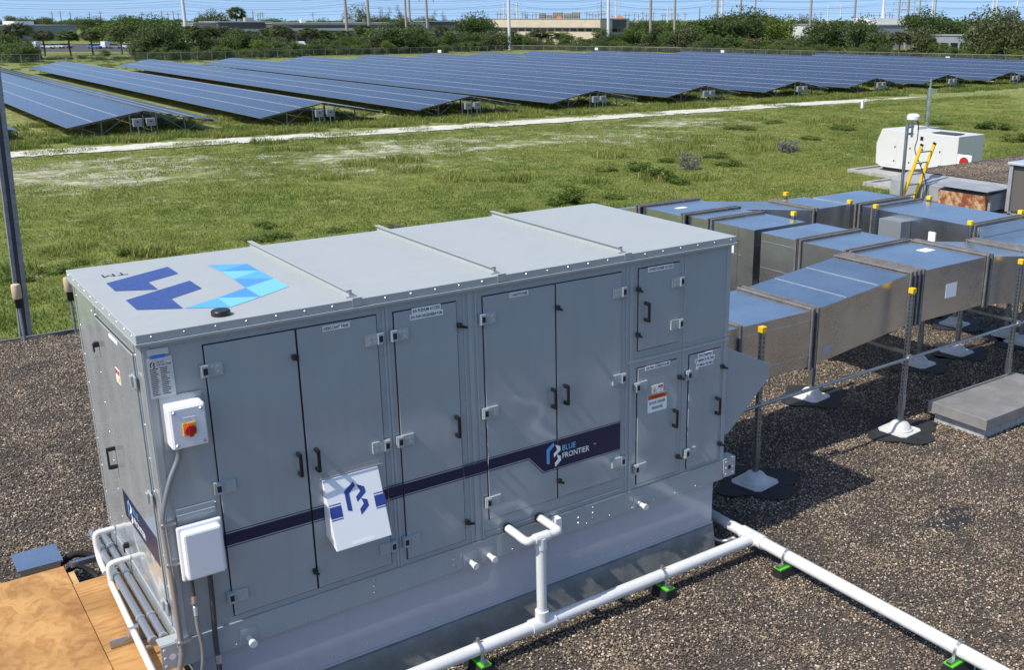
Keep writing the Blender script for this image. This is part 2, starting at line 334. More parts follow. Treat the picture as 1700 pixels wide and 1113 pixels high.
# the higher part of the roof on the right, with a sloped metal edge
hi = MB().box(23.8,44,-2,12.25,.001,.62).build('raised_roof', DECK); hi['kind'] = 'structure'
FLASH = mat('grey_painted_flashing', (.30,.31,.32), .5, var=.15, vscale=2)
MB().extr([(23.0,-2,.002),(23.0,-2,.42),(23.79,-2,.60),(23.79,-2,.002)], (0,14.25,0)).build('sloped_edge', FLASH, hi)

# ------------------------------------------------------------------ scatter (gravel, grass)
def scatter(name, pts, src, smin, smax, tilt, mats_kind='stuff'):
    me = bpy.data.meshes.new(name); me.from_pydata(pts, [], [])
    o = bpy.data.objects.new(name, me); COL.objects.link(o); o['kind'] = 'stuff'
    ng = bpy.data.node_groups.new(name+'_scatter', 'GeometryNodeTree')
    ng.interface.new_socket(name='Geometry', in_out='INPUT', socket_type='NodeSocketGeometry'); ng.interface.new_socket(name='Geometry', in_out='OUTPUT', socket_type='NodeSocketGeometry')
    nn = ng.nodes; gi = nn.new('NodeGroupInput'); go = nn.new('NodeGroupOutput'); ip = nn.new('GeometryNodeInstanceOnPoints'); oi = nn.new('GeometryNodeObjectInfo')
    oi.inputs['Object'].default_value = src; oi.inputs['As Instance'].default_value = True
    rv = nn.new('FunctionNodeRandomValue'); rv.data_type = 'FLOAT_VECTOR'; rv.inputs[0].default_value = (-tilt,-tilt,0); rv.inputs[1].default_value = (tilt,tilt,6.283)
    sv = nn.new('FunctionNodeRandomValue'); sv.data_type = 'FLOAT'; sv.inputs[2].default_value = smin; sv.inputs[3].default_value = smax
    l = ng.links; l.new(gi.outputs[0], ip.inputs['Points']); l.new(oi.outputs['Geometry'], ip.inputs['Instance']); l.new(rv.outputs[0], ip.inputs['Rotation'])
    so = [s for s in sv.outputs if s.enabled][0]; l.new(so, ip.inputs['Scale']); l.new(ip.outputs[0], go.inputs[0])
    md = o.modifiers.new('scatter', 'NODES'); md.node_group = ng
    return o
PEB = rand_island('pebbles', [(0,(.035,.029,.023)),(.25,(.092,.072,.053)),(.5,(.18,.139,.10)),(.76,(.29,.228,.165)),(.92,(.43,.355,.275)),(1,(.72,.66,.56))], .75, spec=.4, posvar=.9, pv=((.66,.66,.68),(1.12,1.08,1.02)))
phi = (1+5**.5)/2
ICO = [Vector(p).normalized() for p in ((-1,phi,0),(1,phi,0),(-1,-phi,0),(1,-phi,0),(0,-1,phi),(0,1,phi),(0,-1,-phi),(0,1,-phi),(phi,0,-1),(phi,0,1),(-phi,0,-1),(-phi,0,1))]
ICF = [(0,11,5),(0,5,1),(0,1,7),(0,7,10),(0,10,11),(1,5,9),(5,11,4),(11,10,2),(10,7,6),(7,1,8),(3,9,4),(3,4,2),(3,2,6),(3,6,8),(3,8,9),(4,9,5),(2,4,11),(6,2,10),(8,6,7),(9,8,1)]
rg = random.Random(3)
pv, pf = [], []
for i in range(4300):
    c = Vector((rg.uniform(-.62,.62), rg.uniform(-.62,.62), 0)); s = .0051*rg.choice((rg.uniform(.7,1.3),rg.uniform(.8,1.6),rg.uniform(1,2.1))); 
    q = Matrix.Rotation(rg.uniform(0,6.28),3,'Z') @ Matrix.Rotation(rg.uniform(-.6,.6),3,'X'); sc = Vector((s*rg.uniform(1,1.6), s, s*rg.uniform(.55,.95)))
    c.z = sc.z*.6 + rg.uniform(0,.01); bse = len(pv)
    for p in ICO:
        k = rg.uniform(.82,1.15); pv.append(tuple(c + q @ Vector((p.x*sc.x*k,p.y*sc.y*k,p.z*sc.z*k))))
    pf += [tuple(bse+j for j in f) for f in ICF]
pm = bpy.data.meshes.new('pebble_patch'); pm.from_pydata(pv, [], pf); pm.materials.append(PEB)
pebble_src = bpy.data.objects.new('pebble_patch', pm)
pts = []
for ix in range(-4, 15):
    for iy in range(-6, 12):
        x, y = ix+.5, iy+.5
        if y > 11: y = 10.85
        if .6 < x < 4.3 and .6 < y < 1.5: continue
        pts.append((x+rg.uniform(-.1,.1), y+(rg.uniform(-.1,.1) if y < 10.8 else 0), 0))
for ix in range(15, 23):
    for iy in range(2, 11): pts.append((ix+.5, iy+.5, 0))
for ix in range(24, 34):
    for iy in range(3, 12): pts.append((ix+.5, iy+.4, .62))
scatter('gravel', pts, pebble_src, 1, 1.12, .0)
# grass tufts
GRASS = rand_island('grass_blades', [(0,(.14,.20,.038)),(.4,(.20,.258,.05)),(.75,(.27,.32,.075)),(1,(.42,.39,.17))], .7, transl=.4, posvar=.16)
def blades(nb, rad, h0, h1, wd, seed):
    r = random.Random(seed); v, f = [], []
    for i in range(nb):
        a = r.uniform(0,6.28); d = rad*math.sqrt(r.random()); x, y = d*math.cos(a), d*math.sin(a)
        h = r.uniform(h0,h1); t = r.uniform(0,6.28); ln = h*r.uniform(.2,.9); dx, dy = math.cos(t), math.sin(t); b0 = len(v)
        ww = wd*r.uniform(.6,1.3)
        v += [(x-dy*ww,y+dx*ww,0),(x+dy*ww,y-dx*ww,0),(x+dx*ln*.4+dy*ww*.7,y+dy*ln*.4-dx*ww*.7,h*.65),(x+dx*ln*.4-dy*ww*.7,y+dy*ln*.4+dx*ww*.7,h*.65),(x+dx*ln,y+dy*ln,h)]
        f += [(b0,b0+1,b0+2,b0+3),(b0+3,b0+2,b0+4)]
    me = bpy.data.meshes.new('tuft'); me.from_pydata(v, [], f); me.materials.append(GRASS); return bpy.data.objects.new('tuft', me)
tuft = blades(430, 1.1, .03, .11, .012, 5); tall = blades(200, .9, .12, .42, .022, 6)
pts = []; tallp = []
y = 12.2
while y < 72:
    step = 1.15 + (y-12)*.012
    x0 = -6 + (y-12)*.12; x1 = 40 + (y-12)*1.35
    x = x0
    while x < x1:
        px = x+rg.uniform(-.5,.5); py = y+rg.uniform(-.5,.5)
        if barefrac(px,py) < .2+.75*rg.random() and not (px > 22.5 and py < 13):
            z = gz(px,py) + .10*noise.noise(Vector((px*.15,py*.15,0)))
            if px > 75: z += 1.1*math.exp(-((px-104)/13)**2-((py-58)/7.5)**2)
            pts.append((px,py,z-.01))
            wn = noise.noise(Vector((px*.09,py*.11,5)))
            if (wn > .25 and rg.random() < .28) or (py < 24 and rg.random() < .14): tallp.append((px+rg.uniform(-.4,.4),py+rg.uniform(-.4,.4),z))
        x += step
    y += step
for i in range(1500):
    px = rg.uniform(-15,175); tallp.append((px, rg.choice((rg.uniform(77.5,83),rg.uniform(79,96))), gz(px,80)))
for i in range(34):
    px = rg.uniform(-12,105); pts.append((px, 74.6-.5*math.sin(px*.04)-(0 if px<85 else (px-85)*.03)+rg.choice((rg.gauss(0,.5),rg.choice((-1,1))*rg.gauss(2.0,.35))), gz(px,74)+.06))
for i in range(240):
    px = rg.uniform(-5,90); py = rg.uniform(200,262); tallp.append((px,py,gz(px,py)))
scatter('grass', pts, tuft, .8, 1.5, .0); scatter('tall_weeds', tallp, tall, .6, 1.35, .1)
# ------------------------------------------------------------------ the air handling unit
Z0, Z1, LX, WY = .72, 3.02, 4.85, 2.01
unit = thing('rooftop_air_handler', (0,0,Z0), 'long light grey rooftop air handling unit with doors, blue roof emblem and navy stripe', 'air handler')
MB().box(0,LX,0,WY,Z0+.2,2.945).build('casing', PAINT, unit, bevel=.004)
br = MB().box(-.004,LX+.004,-.006,WY+.004,Z0,Z0+.198)
base = br.build('base_rail', TRIM, unit, bevel=.004)
MB().box(.0,LX,-.012,-.0065,Z0+.178,Z0+.196).build('rail_lip', TRIM, base)
# roof panel with folded edge
rp = MB().box(-.03,LX+.03,-.03,WY+.03,2.968,Z1).build('roof_panel', PAINT_ROOF, unit, bevel=.004)
MB().box(-.038,LX+.038,-.038,WY+.038,2.946,2.966).build('drip_edge', TRIM, rp, bevel=.003)
for xr in (1.36, 2.49, 3.67):
    m = MB().box(xr-.035,xr+.035,.03,WY+.0,Z1+.001,Z1+.008).box(xr-.01,xr+.01,.04,WY+.02,Z1+.008,Z1+.046).box(xr-.028,xr+.01,.04,WY+.02,Z1+.046,Z1+.052)
    m.box(xr-.02,xr+.05,-.034,-.031,2.975,Z1+.01)
    m.build('roof_rib', PAINT_ROOF, rp)
m = MB().lathe((.52,.12,Z1), [(.052,0),(.06,.004),(.06,.028),(.054,.034)], 28); m.build('vent_cap', BLACK, rp, smooth=True)
# emblem on the roof
z = Z1+.0025
for pl_ in ([(.12,1.42),(.61,1.69),(.615,1.42),(.37,1.28),(.37,1.02),(.12,1.15)], [(.12,.85),(.62,1.15),(.622,.87),(.375,.71),(.37,.415),(.12,.557)]):
    MB().poly([(x,y,z) for x,y in pl_][::-1]).build('emblem_piece', LOGO_D, rp)
A_=(.868,1.566);B_=(1.126,1.434);C_=(1.125,1.161);D_=(1.127,.857);E_=(1.126,.56);F_=(.872,.406);G_=(.624,.259);H_=(.376,.412);I_=(.874,.71);J_=(.886,1.007);K_=(.886,1.298);L_=(.632,.55)
for pl_, k in (((A_,B_,K_),1),((K_,B_,C_),0),((K_,C_,J_),2),((J_,C_,D_),1),((J_,D_,I_),0),((I_,D_,E_),2),((I_,E_,F_),2),((I_,F_,L_),0),((L_,F_,G_),2),((L_,G_,H_),1)):
    kk = {0:LB[0],1:LB[1],2:LB[2]}[k]
    cx_ = sum(p[0] for p in pl_)/3; cy_ = sum(p[1] for p in pl_)/3
    m = MB(); m.poly([(x,y,z) for x,y in pl_]); 
    o = m.build('emblem_piece', kk, rp); 
    o.data.flip_normals() if o.data.polygons[0].normal.z < 0 else None
MB().text('TM', .13, (.315,1.70,z), (-1,0,0), (0,-1,0), 0).build('trademark_print', INK, rp)
# screws: small, many -> one part
def screw(mb, p, nrm, r=.008):
    p = Vector(p); nrm = Vector(nrm); a = nrm.orthogonal().normalized(); c = nrm.cross(a)
    b0 = len(mb.v)
    for i in range(6):
        t = i*math.pi/3; mb.v.append(tuple(p+(a*math.cos(t)+c*math.sin(t))*r))
    for i in range(6):
        t = i*math.pi/3; mb.v.append(tuple(p+nrm*r*.6+(a*math.cos(t)+c*math.sin(t))*r*.6))
    for i in range(6): j=(i+1)%6; mb.f.append((b0+i,b0+j,b0+6+j,b0+6+i)); mb.m.append(0)
    mb.f.append(tuple(b0+6+i for i in range(6))); mb.m.append(0)
sc = MB()
for i in range(26): screw(sc, (.06+i*.19, -.03, 2.997), (0,-1,0), .0065)
for i in range(20): screw(sc, (.1+i*.245, -.006, Z0+.03), (0,-1,0), .007)
for i in range(11): screw(sc, (-.03, .06+i*.19, 2.997), (-1,0,0), .005)
for xx in (.02,.32,1.545,1.605,2.185,2.25,2.31,3.69,3.77,4.32,4.82):
    for k in range(8): screw(sc, (xx, -.0, 1.05+k*.255+rg.uniform(-.02,.02)), (0,-1,0), .0055)
for xx in range(18): screw(sc, (.25+xx*.265, 0, 2.91), (0,-1,0), .007)
for (xx,n_) in ((1.36,3),(3.35,3),(2.02,2),(3.2,2)):
    for k in range(n_): screw(sc, (xx, -.006, Z0+.06+k*.05), (0,-1,0), .012)
for yy in (.05,.18,1.3,1.42,1.95):
    for k in range(9): screw(sc, (0, yy, 1.0+k*.23), (-1,0,0), .004)
s_ = sc.build('screws', CHROME, unit, kind='stuff')
# vertical frame strips proud of the casing
for (xa, xb) in ((.0,.045),(1.555,1.572),(1.582,1.60),(2.185,2.20),(2.225,2.262),(2.285,2.30),(3.69,3.705),(3.73,3.765),(4.315,4.33),(4.80,4.85)):
    MB().box(xa,xb,-.006,-.0005,Z0+.2,2.944).build('frame_strip', TRIM, unit, bevel=.002)
for (xa,xb,za,zb) in ((.046,4.80,2.925,2.943),(3.70,4.86,2.075,2.10),(3.77,4.86,2.125,2.135),(2.31,3.68,Z0+.235,Z0+.25)):
    MB().box(xa,xb,-.011,-.0066,za,zb).build('frame_strip', TRIM, unit, bevel=.002)
# doors
def handle_at(par, x, zc, y0=-.014, ln=.165):
    m = MB()
    for s in (-1,1): m.box(x-.012,x+.012,y0-.048,y0,zc+s*(ln/2-.012)-.014,zc+s*(ln/2-.012)+.014)
    m.box(x-.012,x+.012,y0-.062,y0-.0485,zc-ln/2,zc+ln/2)
    m.build('handle', BLACK, par, bevel=.004)
def latch_at(par, x, zc, s=1, y0=-.014):
    m = MB().box(x-.016,x+.016,y0-.03,y0,zc-.018,zc+.018)
    m.hexa([(x-.012,y0-.045,zc-.012),(x+.055*s,y0-.04,zc-.03),(x+.055*s,y0-.02,zc-.03),(x-.012,y0-.03,zc-.012),(x-.012,y0-.045,zc+.014),(x+.055*s,y0-.04,zc-.012),(x+.055*s,y0-.02,zc-.012),(x-.012,y0-.03,zc+.014)])
    m.build('latch', BLACK, par, bevel=.003)
def hinge_at(par, x, zc, s=1, y0=-.014):
    # s = +1 leaf lies to the right of the gap
    x0, x1 = (x-.035, x+.10) if s > 0 else (x-.10, x+.035)
    m = MB().box(x0,x1,y0-.018,y0+.002,zc-.042,zc+.042)
    m.box(min(x-s*.03,x+s*.012),max(x-s*.03,x+s*.012),y0-.03,y0-.0185,zc-.038,zc+.038)
    m.box(min(x-s*.022,x+s*.006),max(x-s*.022,x+s*.006),y0-.0305,y0-.03,zc-.022,zc+.022,1)
    for q in (.035,.07):
        for dz in (-.018,.018): m.box(x+s*q-.006,x+s*q+.006,y0-.021,y0-.0185,zc+dz-.006,zc+dz+.006)
    m.build('hinge', [TRIM, PAINT_D], par, bevel=.004)
def label_at(par, lines, x, zc, wd, ht, size, y0=-.0145, name='label', w2=None):
    size *= 1.12; ht *= 1.1
    for i, t in enumerate(lines):
        zz = zc - i*(ht+.003); ww = wd if w2 is None else w2[i]
        tm = text_mesh(t, .03); tw = max(v.co.x for v in tm.vertices)-min(v.co.x for v in tm.vertices)
        m = MB().box(x-ww/2,x+ww/2,y0-.0015,y0+.0005,zz-ht/2,zz+ht/2)
        m.text(t, size, (x,y0-.0022,zz-size*.36), (1,0,0), (0,0,1), 1, 'CENTER', min(1.0,(ww-.012)/(tw*size)), .03)
        m.build(name, [WHITE, INK], par)
def door(x0,x1,z0,z1,lab=None):
    g = .007
    d = MB().box(x0+g,x1-g,-.014,-.001,z0+g,z1-g).build('door', PAINT, unit, bevel=.003)
    MB().box(x0,x1,-.0035,.002,z0,z1).build('gasket', PAINT_D, d)
    return d
d1 = door(.35,.943,.965,2.885); latch_at(d1,.915,2.70,.4); latch_at(d1,.925,1.12,.4); handle_at(d1,.88,1.95)
for zc in (2.72,1.92,1.12): hinge_at(d1,.352,zc,1)
d2 = door(.943,1.515,.965,2.885); handle_at(d2,1.005,1.95); label_at(d2,['DESICCANT TANK'],1.22,2.85,.19,.032,.026)
for zc in (2.715,1.92,1.12): hinge_at(d2,1.515,zc,-1)
d3 = door(1.635,2.135,.96,2.88); label_at(d3,['S/A PLENUM ACCESS','E/A FAN REGENERATOR'],1.89,2.862,.25,.036,.027,w2=[.225,.26]); handle_at(d3,2.085,1.93); latch_at(d3,2.14,2.70); latch_at(d3,2.14,1.125)
for zc in (2.715,1.92,1.12): hinge_at(d3,1.635,zc,1)
d4 = door(2.345,2.992,1.07,2.88); handle_at(d4,2.945,1.96); label_at(d4,['CONDITIONER'],2.66,2.85,.165,.032,.027)
for zc in (2.71,1.97,1.23): hinge_at(d4,2.345,zc,1)
d5 = door(2.992,3.64,1.07,2.88); handle_at(d5,3.065,1.965); latch_at(d5,3.0,2.69,.6); latch_at(d5,3.0,1.23,.6)
for zc in (2.715,1.975,1.23): hinge_at(d5,3.64,zc,-1)
d6 = door(3.81,4.255,2.17,2.88); handle_at(d6,3.88,2.51); latch_at(d6,3.80,2.71,.5); latch_at(d6,3.80,2.325,.5); label_at(d6,['CONDITIONER ACCESS'],4.04,2.855,.27,.036,.028)
for zc in (2.71,2.34): hinge_at(d6,4.255,zc,-1)
d7 = door(3.81,4.26,.955,2.025); handle_at(d7,4.215,1.49); latch_at(d7,4.27,1.855,.6); latch_at(d7,4.27,1.11,.6); label_at(d7,['S/A FAN CONDITIONER'],4.03,2.005,.27,.034,.027)
for zc in (1.86,1.11): hinge_at(d7,3.81,zc,1)
d8 = door(4.385,4.765,.945,2.03); handle_at(d8,4.72,1.49); latch_at(d8,4.775,1.85,.8); latch_at(d8,4.775,1.105,.8)
label_at(d8,['OSA DAMPER','2" MERV 8 FILTERS','4" MERV FILTERS'],4.57,2.0,.2,.036,.027,w2=[.17,.235,.2])
for zc in (1.85,1.11): hinge_at(d8,4.385,zc,1)
# stickers on the pressure door
m = MB().box(3.965,4.095,-.0165,-.0135,1.765,1.835)
m.poly([(3.975,-.0172,1.775),(4.025,-.0172,1.775),(4.0,-.0172,1.825)],1); m.poly([(4.035,-.0172,1.805),(4.09,-.0172,1.805),(4.09,-.0172,1.828),(4.035,-.0172,1.828)],2)
m.text('DANGER', .012, (4.062,-.0176,1.812), (1,0,0),(0,0,1),0,'CENTER'); m.text('HIGH VOLTAGE', .009, (4.062,-.0172,1.79), (1,0,0),(0,0,1),3,'CENTER',.8); m.text('INSIDE', .009, (4.062,-.0172,1.778), (1,0,0),(0,0,1),3,'CENTER',.8)
m.build('voltage_sticker', [WHITE, mat('sticker_yellow',(.75,.6,.03),.5), RED, INK], d7)
m = MB().box(3.925,4.135,-.0165,-.0135,1.595,1.755); m.box(3.926,4.134,-.0172,-.0166,1.712,1.754,1)
m.text('! WARNING', .034, (4.03,-.0178,1.72),(1,0,0),(0,0,1),2,'CENTER',.9,.015); m.text('DOOR UNDER', .033, (4.03,-.0172,1.668),(1,0,0),(0,0,1),2,'CENTER',.82,.025); m.text('PRESSURE', .033, (4.03,-.0172,1.62),(1,0,0),(0,0,1),2,'CENTER',.82,.025)
m.build('warning_sticker', [WHITE, ORA, INK], d7)
# navy stripe and banner, laid on the front just proud of doors and frame
def strip(name, pts, mtl, y=-.0155):
    return MB().extr([(x,y+.001,z) for x,z in pts], (0,-.0008,0)).build(name, mtl, unit)
LINE = mat('pale_outline_vinyl', (.42,.45,.47), .3)
segs = [(.31,.346),(.354,.939),(.947,1.03),(1.47,1.511),(1.519,1.632),(1.64,2.131),(2.139,2.341)]
for (xa,xb) in segs:
    yy = -.0155 if xb-xa > .0 else -.0155
    strip('stripe', [(xa,1.497),(xb,1.497),(xb,1.58),(xa,1.58)], NAVY); strip('stripe_line', [(xa,1.482),(xb,1.482),(xb,1.488),(xa,1.488)], NAVY); strip('stripe_line', [(xa,1.589),(xb,1.589),(xb,1.595),(xa,1.595)], NAVY)
strip('banner', [(2.352,1.50),(2.72,1.50),(2.86,1.345),(2.985,1.345),(2.985,1.585),(2.352,1.585)], NAVY)
strip('banner', [(2.999,1.345),(3.63,1.345),(3.63,1.585),(2.999,1.585)], NAVY)
strip('stripe_line', [(2.352,1.593),(2.985,1.593),(2.985,1.598),(2.352,1.598)], NAVY); strip('stripe_line', [(2.999,1.593),(3.63,1.593),(3.63,1.598),(2.999,1.598)], NAVY)
strip('stripe_line', [(2.352,1.484),(2.715,1.484),(2.85,1.332),(2.985,1.332),(2.985,1.337),(2.854,1.337),(2.718,1.490),(2.352,1.490)], NAVY); strip('stripe_line', [(2.999,1.332),(3.63,1.332),(3.63,1.337),(2.999,1.337)], NAVY)
# the letter mark: two folded strokes
def mark(mb, ox, oz, h, y, mi_a, mi_b, xa=(1,0,0), za=(0,0,1), split=True):
    P0 = Vector((ox,y,oz)); X = Vector(xa)*h; Zv = Vector(za)*h
    def q(pts, mi):
        mb.poly([P0 + X*a + Zv*c for a, c in pts], mi)
    q([(0,.0),(.17,-.05),(.17,.60),(.45,.83),(.40,1.0),(0,.72)], mi_a)
    q([(.45,.83),(.72,.78),(.80,.58),(.36,.24),(.34,.42),(.56,.60),(.50,.70)], mi_b) if False else None
    q([(.50,.86),(.78,.72),(.80,.50),(.42,.22),(.40,.42),(.60,.58)], mi_b)
    q([(.58,.32),(.80,.22),(.82,-.02),(.48,-.28),(.46,-.06),(.64,.10)], mi_b)
m = MB(); mark(m, 2.885, 1.405, .17, -.0172, 0, 1); m.build('brand_mark', [LB[1], WHITE], unit)
m = MB().text('BLUE', .068, (3.035,-.0172,1.482),(1,0,0),(0,0,1),0,'LEFT',.88,.012).text('FRONTIER', .068, (3.035,-.0172,1.415),(1,0,0),(0,0,1),1,'LEFT',.86,.012).text('TM', .02, (3.35,-.0172,1.452),(1,0,0),(0,0,1),1)
m.build('brand_lettering', [LB[2], WHITE], unit)
# sloped literature holder
m = MB(); x0,x1 = 1.03,1.445
m.hexa([(x0,-.19,1.305),(x1,-.19,1.305),(x1,-.016,1.36),(x0,-.016,1.36),(x0,-.03,1.77),(x1,-.03,1.77),(x1,-.016,1.785),(x0,-.016,1.785)])
doc = m.build('document_holder', WHITE_P, unit, bevel=.005)
def onslope(x, t, off=.0012):   # t = 0 at the bottom edge, 1 at the top
    nrm = Vector((0,-.9456,.3254)); return Vector((x, -.19+.16*t, 1.305+.465*t)) + nrm*off
zup = (onslope(0,1)-onslope(0,0)).normalized()
m = MB(); mark(m, 0,0,.19,0,0,0); off_ = onslope(1.165,.52,.0015)
m.v = [tuple(off_ + Vector((1,0,0))*v[0] + zup*v[2]) for v in m.v]; m.build('brand_mark', mat('holder_blue',(.03,.055,.26),.4), doc)
HB = bpy.data.materials['holder_blue']
for (xa,xb) in ((1.04,1.125),(1.37,1.45)):
    for (t0,t1) in ((.46,.625),(.43,.445),(.645,.66)): MB().poly([onslope(xa,t0),onslope(xb,t0),onslope(xb,t1),onslope(xa,t1)]).build('stripe', HB, doc)
MB().poly([onslope(1.15,.03),onslope(1.32,.03),onslope(1.32,.085),onslope(1.15,.085)]).build('paper_tab', mat('paper',(.9,.9,.9),.6), doc)
m = MB().tube([(1.01,-.03,1.795),(1.475,-.03,1.795)], .005, 8).box(1.02,1.46,-.022,-.016,1.79,1.82); m.build('hinge_bar', CHROME, doc)
# data plate
m = MB().box(.02,.165,-.0085,-.0065,2.60,2.855); m.box(.025,.15,-.0085,-.0065,2.872,2.912); m.box(.045,.125,-.0088,-.0063,2.852,2.875,2)
mark(m,.035,2.80,.035,-.0092,1,1); m.text('BLUE',.018,(.075,-.0092,2.822),(1,0,0),(0,0,1),1); m.text('FRONTIER',.018,(.075,-.0092,2.802),(1,0,0),(0,0,1),1)
for k in range(15):
    zz = 2.785-k*.0118
    for (a,c) in ((.03,.03+.05*rg.uniform(.6,1)),(.09,.09+.06*rg.uniform(.4,1))): m.poly([(a,-.0092,zz),(c,-.0092,zz),(c,-.0092,zz+.005),(a,-.0092,zz+.005)],1)
m.build('data_plate', [mat('aged_label',(.6,.6,.57),.5), INK, BLUE_T], unit)
# isolator switch
iso = MB().box(.075,.295,-.13,-.006,2.285,2.56).build('isolator_box', WHITE_P, unit, bevel=.014)
m = MB().box(.085,.285,-.139,-.1301,2.295,2.55); m.build('lid', WHITE_P, iso, bevel=.006)
m = MB()
for xx in (.105,.265):
    for zz in (2.315,2.53): screw(m,(xx,-.139,zz),(0,-1,0),.012)
m.build('lid_screws', CHROME, iso)
MB().box(.145,.225,-.146,-.1395,2.37,2.455).build('yellow_plate', YEL, iso, bevel=.008)
m = MB(); c = Vector((.185,-.1462,2.408)); 
b0=len(m.v); ring=[]
for (r,dy) in ((.037,0),(.037,-.012),(.030,-.018)):
    for i in range(20): a=2*math.pi*i/20; m.v.append((c.x+r*math.cos(a),c.y+dy,c.z+r*math.sin(a)))
for k in range(2):
    for i in range(20): j=(i+1)%20; m.f.append((b0+k*20+i,b0+k*20+j,b0+(k+1)*20+j,b0+(k+1)*20+i)); m.m.append(0)
m.f.append(tuple(b0+40+i for i in range(20))); m.m.append(0)
m.box(.173,.197,-.178,-.165,2.372,2.444); m.build('red_knob', RED, iso)
m = MB().box(.15,.225,-.141,-.1393,2.462,2.487); m.text('MAIN SWITCH',.01,(.187,-.1415,2.477),(1,0,0),(0,0,1),1,'CENTER'); m.text('OFF  ON',.009,(.187,-.1415,2.467),(1,0,0),(0,0,1),1,'CENTER'); m.build('label', [WHITE, INK], iso)
MB().box(.06,.31,-.012,-.0065,2.25,2.6).build('backing_plate', TRIM, iso)
# lower white junction box
jb = MB().box(.06,.30,-.16,-.018,1.40,1.73).build('junction_box', WHITE_P, unit, bevel=.016)
MB().box(.04,.32,-.10,-.07,1.375,1.755).build('box_rim', WHITE_P, jb, bevel=.012)
MB().box(.07,.31,-.03,-.0065,1.77,1.80).box(.07,.31,-.014,-.0065,1.36,1.84).build('mounting_bracket', TRIM, jb)
# conduits on the left of the front
y=-.045
def smooth_path(P, n=5):
    P=[Vector(p) for p in P]; out=[]
    for i in range(len(P)-1):
        p0=P[max(i-1,0)];p1=P[i];p2=P[i+1];p3=P[min(i+2,len(P)-1)]
        for k in range(n):
            t=k/n; out.append(.5*((2*p1)+(-p0+p2)*t+(2*p0-5*p1+4*p2-p3)*t*t+(-p0+3*p1-3*p2+p3)*t**3))
    out.append(P[-1]); return out
c1_ = smooth_path([(.13,-.07,2.285),(.115,-.06,2.2),(.06,-.05,2.08),(.01,-.045,1.93),(-.018,y,1.8),(-.018,y,1.6),(-.012,y,1.3),(-.012,y,1.0),(-.015,y,.85),(-.04,y,.74),(-.07,-.05,.6),(-.08,-.05,.3)])
con = MB().tube(c1_, .019, 12).build('conduit', CONDUIT, unit, smooth=True)
m = MB()
for zz in (1.78,1.5,.93): m.box(-.04,.05,-.07,-.0065,zz-.008,zz+.008)
m.build('conduit_clip', CHROME, con)
con = MB().tube([(.10,-.06,1.40),(.10,-.06,1.22)], .012, 10).build('conduit', FLEX, unit); MB().tube([(.10,-.06,1.24),(.10,-.055,1.19)], .02, 10).tube([(.10,-.01,1.165),(.10,-.06,1.15),(.098,-.07,1.10)], .017, 10).build('fitting', CHROME, con, smooth=True)
con = MB().tube(smooth_path([(.098,-.07,1.10),(.10,-.07,1.0),(.11,-.07,.88),(.105,-.07,.76),(.08,-.07,.64),(.05,-.07,.5),(.03,-.07,.3)]), .015, 10).build('conduit', CONDUIT, unit, smooth=True)
con = MB().tube(smooth_path([(.215,-.06,1.40),(.212,-.06,1.2),(.205,-.06,1.0),(.2,-.06,.85),(.2,-.07,.7),(.2,-.07,.5)]), .017, 10).build('conduit', FLEX, unit, smooth=True)
MB().tube([(.2,-.07,.76),(.2,-.07,.70)], .022, 10).build('fitting', CHROME, con)
# lifting lugs
for (xa,xb) in ((-.135,.0),(4.845,4.99)):
    xm=(xa+xb)/2; m = MB().box(xa,xb,-.02,-.012,Z0+.02,Z0+.20).box(xa,xb,-.0115,.09,Z0+.195,Z0+.205)
    for dx in (-.045,.045):
        for dz in (.05,.11,.17): screw(m,(xm+dx,-.02,Z0+dz),(0,-1,0),.012)
    m.extr([(xm+.022*math.cos(i*math.pi/6),-.0203,Z0+.11+.022*math.sin(i*math.pi/6)) for i in range(12)],(0,-.0005,0),1)
    m.build('lifting_lug', [TRIM, WHITE_P if xa < 0 else INK], unit)
m = MB().box(2.93,2.985,-.075,-.006,Z0+.06,Z0+.2); m.build('pipe_bracket', WHITE_P, unit)
for k,(xx) in enumerate((.43,2.16,2.33,3.85)):
    m = MB().box(xx-.06,xx+.06,-.012,-.0065,Z0+.005,Z0+.13); m.tube([(xx,-.012,Z0+.05),(xx,-.08,Z0+.05)],.02,12,1).tube([(xx,-.08,Z0+.05),(xx,-.11,Z0+.05)],.026,12,1)
    m.build('drain_stub', [TRIM, PVC], unit)
# outside-air hood on the right end
MB().extr([(4.852,.02,2.0),(5.43,.02,1.73),(5.43,.02,1.60),(4.92,.02,1.15),(4.852,.02,1.15)],(0,.88,0)).build('intake_hood', PAINT, unit, bevel=.004)
MB().box(4.852,4.868,.005,2.0,2.07,2.1).build('end_trim', TRIM, unit)
